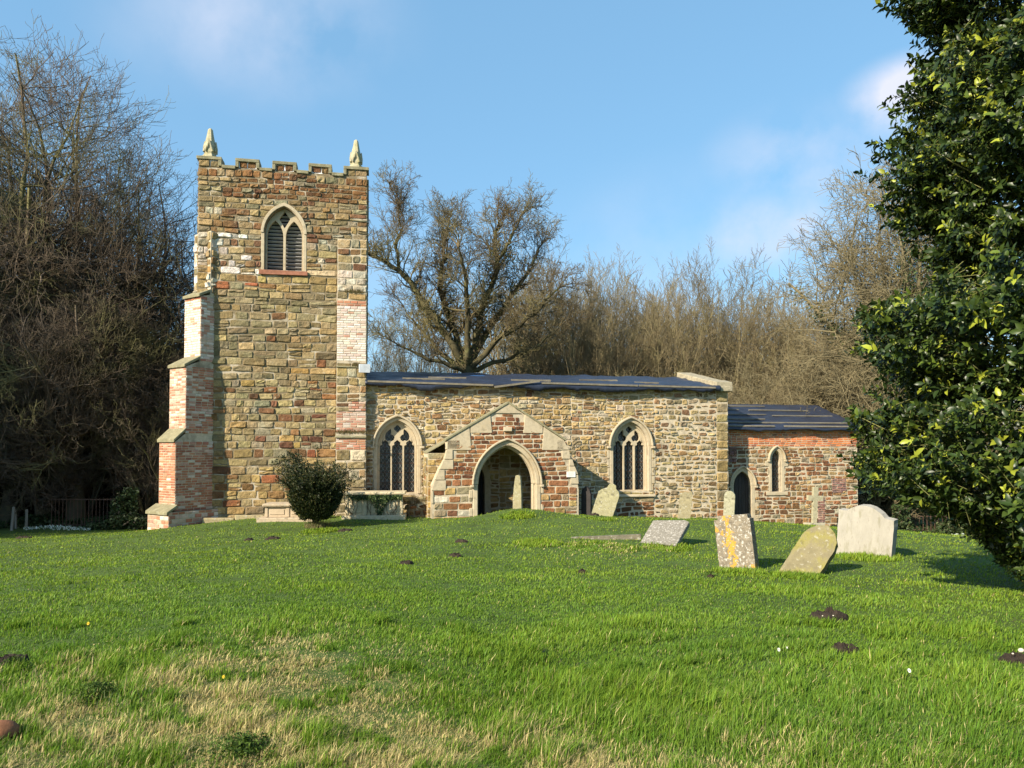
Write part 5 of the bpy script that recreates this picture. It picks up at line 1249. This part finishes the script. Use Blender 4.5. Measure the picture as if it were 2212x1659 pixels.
sil = [(0, 1925), (24, 1908), (64, 1950), (91, 1962), (123, 1990), (151, 2002), (175, 2033), (206, 1985), (214, 1942), (242, 1890), (286, 1912), (314, 1950), (337, 1912), (357, 1926), (381, 1970), (401, 1905), (437, 1926), (476, 1954),
       (528, 2002), (564, 1978), (610, 1985), (640, 2040), (660, 1990), (672, 1830), (700, 1826), (741, 1845), (788, 1867), (836, 1897), (879, 1912), (888, 1850), (896, 1812), (930, 1830), (947, 1837), (973, 1802), (1000, 1822), (1025, 1842), (1076, 1897), (1105, 1925),
       (1119, 1992), (1136, 2065), (1166, 2055), (1205, 2099), (1248, 2130), (1287, 2181)]
zt = []; rt = []
for py, px in sil:
    a = (px-1106)/FPX; rr = (HX-a*HY)/math.sqrt(1+a*a); Yt = HY-(-a)*rr*0+rr*a/math.sqrt(1+a*a)*1.0
    z_ = at(px, py, Yt if py < 1100 else HY-rr*.35).z; zt.append(z_); rt.append(rr)
rt = np.array(rt); rt = rt+.25*(rt-np.convolve(np.pad(rt, 3, 'edge'), np.ones(7)/7, 'valid'))
o_ = np.argsort(zt); zt = np.array(zt)[o_]; rt = np.array(rt)[o_]
def hr(z): return np.interp(z, np.r_[zt, zt[-1]+2.2, zt[-1]+3], np.r_[rt, 1.5, .2])
gH = gz(HX, HY)
hol = thing('holly_tree', 'large glossy dark green holly tree filling the right foreground', 'tree', (HX, HY, gH))
rs = np.random.RandomState(21)
tips = []; dirs = []; inner = []
def shoots(n, rlo, rhi, face):
    z = rs.uniform(.02, 8.8, n); 
    if face: th = rs.uniform(-2.9, 1.0, n)+math.pi*0
    else: th = rs.uniform(-math.pi, math.pi, n)
    ang = math.pi+ (th if not face else rs.uniform(-1.05, 1.75, n))      # pi = towards -x
    lob = 1+.07*np.sin(ang*5+z*1.7)+.05*np.sin(ang*9-z*2.3)-.07
    rr = hr(z)*rs.uniform(rlo, rhi, n)*np.where(np.abs(ang-math.pi) < .35, 1, lob)
    lim = np.where(z < .9, 1, 1)
    P = np.c_[rr*np.cos(ang), rr*np.sin(ang), z-gH]
    Dn = np.c_[np.cos(ang), np.sin(ang), rs.uniform(-.25, .8, n)]+rs.normal(size=(n, 3))*.35
    return P, Dn/np.linalg.norm(Dn, axis=1)[:, None]
def shoot_leaves(P, Dn, nl, Ls, Llen, C_):
    n = len(P); i = np.repeat(np.arange(n), nl); f = np.tile(np.linspace(0, 1, nl), n)
    B = P[i]-Dn[i]*(Ls*(1-f))[:, None]
    az = np.tile(np.arange(nl)*2.4, n)+np.repeat(rs.uniform(0, 6.28, n), nl)
    u = np.cross(Dn[i], [0, 0, 1.]); u /= np.linalg.norm(u, axis=1)[:, None]; v = np.cross(Dn[i], u)
    rad = u*np.cos(az)[:, None]+v*np.sin(az)[:, None]
    D = rad*.85+Dn[i]*(.35+.7*f[:, None])+rs.normal(size=(len(i), 3))*.15
    N = Dn[i]*.9-rad*.25+np.array([0, 0, .35])+rs.normal(size=(len(i), 3))*.25
    L = Llen*rs.uniform(.5, 1.35, len(i)); 
    tone = np.repeat(rs.uniform(.75, 1.25, n), nl)*rs.uniform(.8, 1.2, len(i))
    cols = np.array([[.022, .040, .010], [.040, .065, .012], [.075, .11, .016], [.22, .25, .025]])
    pr = rs.choice(4, len(i), p=[.5, .3, .15, .05]); new = np.repeat(rs.rand(n) < .07, nl) & (f > .6); pr[new] = 3
    return leaf_mesh_np(B, D, N, L, L*.25, cols[pr]*tone[:, None])
V1 = []; parts_ = []
for (n, lo, hi, nl, face) in [(4200, .80, .95, 15, True), (3200, .60, .86, 12, True), (1500, .7, 1.0, 10, False), (1300, .35, .62, 10, False)]:
    P, Dn = shoots(n, lo, hi, face); parts_.append(shoot_leaves(P, Dn, nl, .30, .090, None)); V1.append((P, Dn))
cz = rs.uniform(.6, 8.6, 210); ca = math.pi+rs.uniform(-1.1, 1.9, 210); cr2 = hr(cz)*rs.uniform(.88, 1.03, 210)
PS = []; DS = []
for z_, a_, r__ in zip(cz, ca, cr2):      # longer sprays that break the outline
    o3 = np.array([math.cos(a_), math.sin(a_), rs.uniform(-.15, .7)]); o3 /= np.linalg.norm(o3); b3 = np.array([r__*math.cos(a_), r__*math.sin(a_), z_-gH])
    for q_ in range(9): PS.append(b3+o3*rs.uniform(-.35, .16)+rs.normal(size=3)*.085); DS.append(o3+rs.normal(size=3)*.28)
PS = np.array(PS); DS = np.array(DS); DS /= np.linalg.norm(DS, axis=1)[:, None]
parts_.append(shoot_leaves(PS, DS, 12, .24, .10, None)); V1.append((PS, DS))
off = 0; VV = []; TT_ = []; QQ = []; CCc = []
for V, (T3, Q4), C in parts_: VV.append(V); TT_.append(T3+off); QQ.append(Q4+off); CCc.append(C); off += len(V)
obj('foliage', np_mesh('foliage', np.concatenate(VV), [np.concatenate(TT_), np.concatenate(QQ)], M_HOLLY, np.concatenate(CCc)), hol)
S = []; r_ = random.Random(3)
for zz in np.arange(-.3, 8.6, .45): 
    S.append((.06*math.sin(zz*2), .05*math.cos(zz*3), zz, .06*math.sin((zz+.45)*2), .05*math.cos((zz+.45)*3), zz+.45, .17*(1-zz/10), .17*(1-(zz+.45)/10)))
obj('trunk', seg_mesh('trunk', S, nodes_mat('holly_bark', (.16, .155, .11), var=.3, nscale=6, bump=.4), 8), hol)
S = []
P, Dn = V1[0]; P2, Dn2 = V1[1]
for k_ in range(150):
    q = P[k_*7]; a0 = np.array([0, 0, max(.3, q[2]-.6*np.hypot(q[0], q[1]))]); c_ = (a0+q)/2+np.array([0, 0, .15]); prev = a0
    for t in np.linspace(.1, 1, 9):
        cur = a0*(1-t)**2+2*c_*t*(1-t)+q*t*t+rs.normal(size=3)*.02; S.append((*prev, *cur, .026*(1-t*.8)+.003, .026*(1-t*.85)+.002)); prev = cur
for P_, D_ in V1[:2]:
    for q, d in zip(P_, D_): S.append((*(q-d*.45), *(q-d*.02), .0045, .0025))
obj('branches', seg_mesh('branches', S, nodes_mat('holly_twig', (.15, .15, .05), var=.3, nscale=4, bump=0), 4), hol)

# ------------------------------------------------------------------ young yew by the tower
p = at(681, 1143, 20.5); yw = thing('yew_bush', 'dark green spiky young yew bush standing on the lawn in front of the tower', 'bush', (p.x, p.y, gz(p.x, p.y)))
rs = np.random.RandomState(5); PP = []; DDn = []; S = []
for i in range(330):
    a = rs.uniform(0, 2*math.pi); sp = abs(rs.normal())*.30+.06; L_ = rs.uniform(1.0, 1.85)*(1-.22*min(1, sp)); 
    if i < 22: sp = rs.uniform(.08, .25); L_ = 2.15; a = math.pi+rs.uniform(-.7, .7)
    elif i < 110: sp = rs.uniform(.28, .56); L_ = rs.uniform(1.5, 1.9)
    st_ = rs.uniform(.0, .45); q = np.array([.05*math.cos(a), .05*math.sin(a), .12+st_*.3]); d = np.array([sp*math.cos(a), sp*math.sin(a), 1.])
    d /= np.linalg.norm(d); m = int(L_/.07)
    for j in range(m):
        d = d+np.array([math.cos(a), math.sin(a), -.05])*.012*j/6*(.5+sp)+rs.normal(size=3)*.05; d /= np.linalg.norm(d); q2 = q+d*.07
        if j > 3: 
            for _ in range(7): PP.append(q+rs.normal(size=3)*.03); DDn.append(d+rs.normal(size=3)*.75)
        S.append((*q, *q2, .006, .005)); q = q2
    # side sprays lower down
for i in range(9000):
    z = rs.uniform(.28, 1.5); rmax = np.interp(z, [.25, .5, .9, 1.2, 1.5], [.30, .56, .72, .58, .26]); a = rs.uniform(0, 6.28); r = rmax*rs.uniform(.6, 1.0)
    q = np.array([r*math.cos(a), r*math.sin(a), z])
    for _ in range(4): PP.append(q+rs.normal(size=3)*.03); DDn.append(np.array([math.cos(a), math.sin(a), .9])+rs.normal(size=3)*.5)
PP = np.array(PP); DDn = np.array(DDn); n = len(PP); cols = np.array([[.018, .026, .009], [.032, .044, .012], [.070, .070, .020], [.12, .10, .03]])
cc = cols[rs.choice(4, n, p=[.45, .35, .15, .05])]*rs.uniform(.7, 1.3, n)[:, None]
V, F, C = leaf_mesh_np(PP, DDn, rs.normal(size=(n, 3)), rs.uniform(.04, .08, n), np.full(n, .013), cc, .1, .1)
obj('foliage', np_mesh('foliage', V, F, nodes_mat('yew_needles', attr=True, rough=.5, var=0, bump=0, trans=.08), C), yw)
obj('stems', seg_mesh('stems', S, M_BARK_O, 3), yw)
obj('dead_shoots', tuft_mesh('dead_shoots', [(rs.uniform(-.35, .4), rs.uniform(-.25, .2), 0) for _ in range(16)], 20, .12, .30, [(.22, .18, .09), (.16, .13, .06), (.12, .13, .04)], 4, .006), yw)

# ------------------------------------------------------------------ fences, posts and ivy at the wood edge
def railing(label, x0, x1, Y, h, n):
    a, b = at(x0, 1130, Y), at(x1, 1130, Y); L_ = b.x-a.x; z = gz((a.x+b.x)/2, Y)
    t = thing('iron_railing', label, 'railing', (a.x, Y, z)); m = MB()
    m.box((-.05, -.015, h-.04), (L_+.05, .015, h)); m.box((-.05, -.015, .12), (L_+.05, .015, .15)); m.build('rails', M_IRON, t)
    for i in range(n):
        x = L_*i/(n-1); m = MB(); m.tube([(x, -.025, -.2), (x, -.025, h-.02), (x, -.025, h+.05)], [.014, .013, .004], 5); m.build('bar', M_IRON, t)
    return t
railing('rusty iron railing in front of the dark woodland at the left', 112, 296, 28.2, 1.12, 24)
railing('rusty iron railing glimpsed beyond the lawn under the holly', 1952, 2060, 31.0, .85, 14)
M_POST = nodes_mat('grey_post', (.21, .20, .17), var=.35, nscale=6, bump=.5, wscale=(1, 1, .2))
for px, py, Y, h, w_, lean, lab in [(56, 1134, 27.6, .74, .055, 1, 'squared grey fence post at the left wood edge'), (25, 1143, 26.8, .86, .05, 4, 'rough round fence post at the left wood edge, nearest the corner of the view'), (34, 1136, 28.0, .72, .04, -2, 'thin split fence post at the left wood edge, behind the rough round post')]:
    p = at(px, py, Y); m = MB(); m.tube([(0, 0, -.2), (.01, 0, h*.5), (0, .01, h*.97), (0, .01, h)], [w_*1.1, w_, w_*.9, w_*.6], 6 if w_ != .055 else 4)
    o = m.build('fence_post', M_POST); o.location = (p.x, p.y, gz(p.x, p.y)); o.rotation_euler = (0, R(lean), 0); tag(o, lab, 'fence post', 'fence posts at the left wood edge')
rs = np.random.RandomState(8)
def ivy_bank(name, label, segs, dens, sz, cols, cat='ivy'):
    pts = []
    for (x0, x1, Y0, Y1, h) in segs:
        n = int(dens*abs(x1-x0)); px = rs.uniform(x0, x1, n); Y = rs.uniform(Y0, Y1, n); X_ = (px-1106)/FPX*Y; g_ = ground(X_, Y)
        hh = h*(.45+.4*np.sin(X_*2.1)*np.sin(X_*.8+1)+.25)
        pts.append(np.c_[X_, Y, g_+hh*rs.rand(n)**.8])
    V, F, C = leaf_cloud(np.concatenate(pts), sz, cols, 9, flat=(.8, 0, -.5, .5)); o = obj(name, np_mesh(name, V, F, M_IVY, C)); o['kind'] = 'stuff'; tag(o, label, cat)
ivy_bank('ivy_undergrowth', 'ivy and bramble undergrowth along the foot of the woods', [(-300, 340, 28.6, 31, .45), (240, 300, 27.6, 28.6, 1.5), (190, 330, 27.2, 28.4, .5), (1880, 2330, 30.0, 33, .55), (1925, 1965, 30, 31.5, 1.2), (2020, 2100, 30.2, 31.5, .9)], 42, .07, [((.03, .05, .016), 5), ((.05, .075, .022), 3), ((.10, .12, .05), 1), ((.06, .045, .025), 1)])
ivy_bank('snowdrops', 'drift of white snowdrops at the edge of the woods', [(55, 90, 27.0, 27.9, .14), (90, 200, 26.9, 27.8, .20), (1985, 2080, 29.2, 30.0, .22)], 5, .035, [((.70, .76, .68), 3), ((.10, .18, .06), 2)], 'flowers')
ivy_bank('bramble_thicket', 'dark tangle of bramble and twiggy scrub under the left woodland', [(-420, 345, 31.5, 37, 2.4)], 95, .07, [((.045, .035, .02), 4), ((.03, .04, .015), 3), ((.09, .07, .035), 1)], 'scrub')

# ------------------------------------------------------------------ the grass
def wob(x, y): return (np.sin(x*1.7+1.3*np.sin(y*1.1))+np.sin(y*2.3+1.7*np.sin(x*.9+2))+np.sin((x+y)*3.7+np.sin(x*2.9))*.6+np.sin((x-y*.7)*7.3)*.4)/3
STRAW = []
for px, py, rx, ry, w_ in [(520, 1440, .55, .5, 1.1), (600, 1500, .55, .45, 1.2), (560, 1570, .45, .2, 1.0), (470, 1470, .4, .3, .8), (830, 1560, .45, .25, .8), (900, 1630, .6, .2, .8), (720, 1480, .5, .4, .55), (80, 1480, .3, .5, .7), (60, 1590, .35, .2, .8), (250, 1560, .4, .2, .45), (330, 1640, .5, .15, .5),
                     (1300, 1650, .6, .12, .6), (1100, 1640, .6, .15, .65), (1750, 1640, .7, .10, .5), (1330, 1178, .9, .5, .55)]:
    d = ray(px, py); Y = 3.5
    for Y in np.arange(3.2, 24, .1):
        q = at(px, py, Y)
        if q.z < gz(q.x, q.y)+.04: break
    STRAW.append((q.x, q.y, rx, ry*2.2, w_))
def blades(name, n, r0, r1, seed, half=.80, hmul=1.0, label='', tall=None, pts=None):
    rs = np.random.RandomState(seed)
    if pts is None:
        t = rs.rand(n); r = 1/((1-t)/r0+t/r1); a = rs.uniform(-half, half, n); x = r*np.sin(a); y = r*np.cos(a)
    else: x, y = pts; n = len(x); r = np.hypot(x, y)
    # keep out of the church, its porch and the wood
    dx, dy = x-ORG.x, y-ORG.y; u = dx*cT+dy*sT; v = -dx*sT+dy*cT
    keep = ~((v > -.02) & (u > -5.2) & (u < 18.6)) & ~((v > -2.2) & (u > 1.95) & (u < 6.4))
    for (px, py, Y, rr, h, lab) in MOLE:
        p = at(px, py, Y); keep &= ((x-p.x)**2+(y-p.y)**2 > (rr*.8)**2) | (rs.rand(n) < .10)
    x, y, r = x[keep], y[keep], r[keep]; n = len(x); z = ground(x, y)
    s = np.zeros(n)
    for sx, sy, rx, ry, w_ in STRAW: s += w_*np.exp(-((x-sx)/rx)**2-((y-sy)/ry)**2)
    s = np.clip(s*(.62+1.0*wob(x*4, y*4)+.6*wob(x*11, y*11)), 0, .95)
    near = np.clip((7.5-r)/4, 0, 1)
    cl = wob(x*1.3, y*1.3); cl2 = wob(x*6, y*6)
    H = (.036+.014*cl+.014*cl2+near*(.012+.045*np.clip(cl+cl2*.5, 0, 1)))*rs.uniform(.5, 1.35, n)*hmul
    H = np.maximum(H, .018)*(1-.35*s)
    straw = rs.rand(n) < (.014+.07*near+.85*s)
    w = np.maximum(.0014, .00060*r)*rs.uniform(.7, 1.3, n)
    az = rs.uniform(0, 2*math.pi, n); bx, by = np.cos(az), np.sin(az)
    la = rs.normal(size=n)*.9+.6*wob(x*.8, y*.8)*2; lm = H*np.abs(rs.normal(size=n))*(.55+.45*near+.8*straw); lx, ly = np.cos(la)*lm, np.sin(la)*lm
    hz = np.sqrt(np.maximum(H*H-lm*lm*.7, (H*.25)**2))
    b = np.c_[x, y, z-.008]; side = np.c_[bx*w, by*w, np.zeros(n)]
    m1 = b+np.c_[lx*.30, ly*.30, hz*.55]; tip = b+np.c_[lx, ly, hz]
    V = np.stack([b-side, b+side, m1+side*.75, m1-side*.75, tip], 1).reshape(-1, 3); i = np.arange(n)*5
    T3 = np.stack([i+3, i+2, i+4], 1); Q4 = np.stack([i, i+1, i+2, i+3], 1)
    G = np.array([.138, .245, .022])*(1+.30*cl[:, None]*np.array([.9, .6, .5]))*rs.uniform(.62, 1.38, n)[:, None]
    G = G*(1+np.c_[rs.uniform(-.15, .22, n), np.zeros(n), np.zeros(n)])
    far = np.clip((r-8)/10, 0, 1)[:, None]; G = G*(1-far)+G*np.array([1.28, 1.10, .95])*far
    Sw = np.array([.58, .48, .22])*rs.uniform(.55, 1.3, n)[:, None]
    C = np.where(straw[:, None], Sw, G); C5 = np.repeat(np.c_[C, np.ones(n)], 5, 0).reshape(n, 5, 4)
    C5[:, 0:2, :3] *= .62  # blade bases painted darker, shade put into the colour for contrast
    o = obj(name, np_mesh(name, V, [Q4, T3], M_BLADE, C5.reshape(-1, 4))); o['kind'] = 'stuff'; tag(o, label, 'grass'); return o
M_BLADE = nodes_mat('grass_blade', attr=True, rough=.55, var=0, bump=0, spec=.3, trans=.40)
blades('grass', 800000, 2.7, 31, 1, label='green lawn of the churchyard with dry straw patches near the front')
# longer tufts: near foreground, round the stones and the mound
rs = np.random.RandomState(77); tx = []; ty = []
def tuft(px, py, rad, n, st=None):
    for Y in np.arange(3.2, 25, .1):
        q = at(px, py, Y)
        if q.z < gz(q.x, q.y)+.03: break
    a = rs.uniform(0, 6.28, n); r = rad*np.sqrt(rs.rand(n)); tx.append(q.x+r*np.cos(a)); ty.append(q.y+r*np.sin(a))
for i in range(260):
    tuft(rs.uniform(-100, 2300), rs.uniform(1340, 1660), rs.uniform(.06, .22), rs.randint(150, 420))
for px, py, rad, n in [(1597, 1232, .42, 1500), (1722, 1242, .42, 1500), (1875, 1200, .55, 1800), (1440, 1182, .5, 1600), (1300, 1180, .8, 2200), (1160, 1172, .5, 1500), (1118, 1112, .5, 900), (1300, 1120, .4, 600), (1730, 1270, .5, 800), (690, 1146, .5, 900)]: tuft(px, py, rad, n)
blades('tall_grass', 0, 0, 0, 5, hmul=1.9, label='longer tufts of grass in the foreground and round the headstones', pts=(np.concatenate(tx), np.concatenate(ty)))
# broad-leaved weeds
M_LEAFY = nodes_mat('leafy_weed', attr=True, rough=.65, var=0, bump=0, spec=.2, trans=.3)
wc_ = [((.045, .085, .012), 5), ((.08, .13, .018), 4), ((.025, .045, .008), 2)]
for px, py, rad, n, lab in [(205, 1500, .20, 1700, 'dark green broad-leaved weed clump in the left foreground'), (530, 1612, .23, 1900, 'dark green leafy weed patch at the bottom of the dry straw'), (30, 1432, .12, 500, 'small leafy weed by the bare earth hollow at the left edge'), (1535, 1240, .10, 200, 'small leafy weed left of the orange-lichened headstone')]:
    for Y in np.arange(3.2, 25, .1):
        q = at(px, py, Y)
        if q.z < gz(q.x, q.y)+.05: break
    a = rs.uniform(0, 6.28, n); r = rad*.55*np.abs(rs.normal(size=n)); z0 = gz(q.x, q.y); P = np.c_[r*np.cos(a), r*np.sin(a), .01+.085*rs.rand(n)*np.exp(-(r/rad)**2)]
    V, F, C = leaf_cloud(P, .0105, wc_, int(px), flat=(.8, 0, 0, .8)); o = obj('weed_clump', np_mesh('weed_clump', V, F, M_LEAFY, C)); o.location = (q.x, q.y, z0); tag(o, lab, 'weed', 'leafy weeds in the grass')
# daisies and dandelions
def flower(name, lab, px, py, r, c, centre, grp):
    for Y in np.arange(3.2, 25, .05):
        q = at(px, py, Y)
        if q.z < gz(q.x, q.y)+.09: break
    z0 = gz(q.x, q.y); m = MB(); m.tube([(0, 0, 0), (.004, -.004, .05), (0, -.008, .088)], [.0015]*3, 4, (.08, .15, .03))
    for i in range(14):
        a = i*2*math.pi/14; u = Vector((math.cos(a), -.35+math.sin(a)*.5, math.sin(a)*.85)); w2 = Vector((-math.sin(a), 0, math.cos(a)))*r*.22; o = Vector((0, -.012, .09))
        m.add([o, o+u*r*.6+w2, o+u*r, o+u*r*.6-w2], [(0, 1, 2, 3)], c)
    k_ = [(r*.3*math.cos(t), -.018, .09+r*.3*math.sin(t)) for t in [i*math.pi/4 for i in range(8)]]; m.add(k_+[(0, -.026, .09)], [(i, (i+1) % 8, 8) for i in range(8)], centre)
    o = m.build(name, M_PETAL); o.scale = (.75, .75, 1); o.location = (q.x, q.y, z0); tag(o, lab, 'flower', grp)
M_PETAL = nodes_mat('petal', attr=True, rough=.6, var=0, bump=0)
wt = (.72, .72, .70); yl = (.65, .45, .03)
flower('daisy', 'white daisy in the grass, right of the middle of the lawn', 1681, 1402, .016, wt, yl, 'daisies in the lawn'); flower('daisy', 'larger white daisy in the grass towards the right, near the molehill at the edge', 1962, 1449, .017, wt, yl, 'daisies in the lawn')
flower('daisy', 'faint small daisy just right of another daisy mid-lawn', 1699, 1400, .009, wt, yl, 'daisies in the lawn'); flower('daisy', 'half-closed daisy up and left of the larger right-hand daisy', 1923, 1443, .009, (.55, .5, .35), yl, 'daisies in the lawn')
flower('dandelion', 'yellow dandelion at the left edge of the longer grass', 192, 1346, .017, yl, yl, 'dandelions in the lawn'); flower('dandelion', 'yellow dandelion in the dry straw patch', 484, 1462, .013, yl, yl, 'dandelions in the lawn')
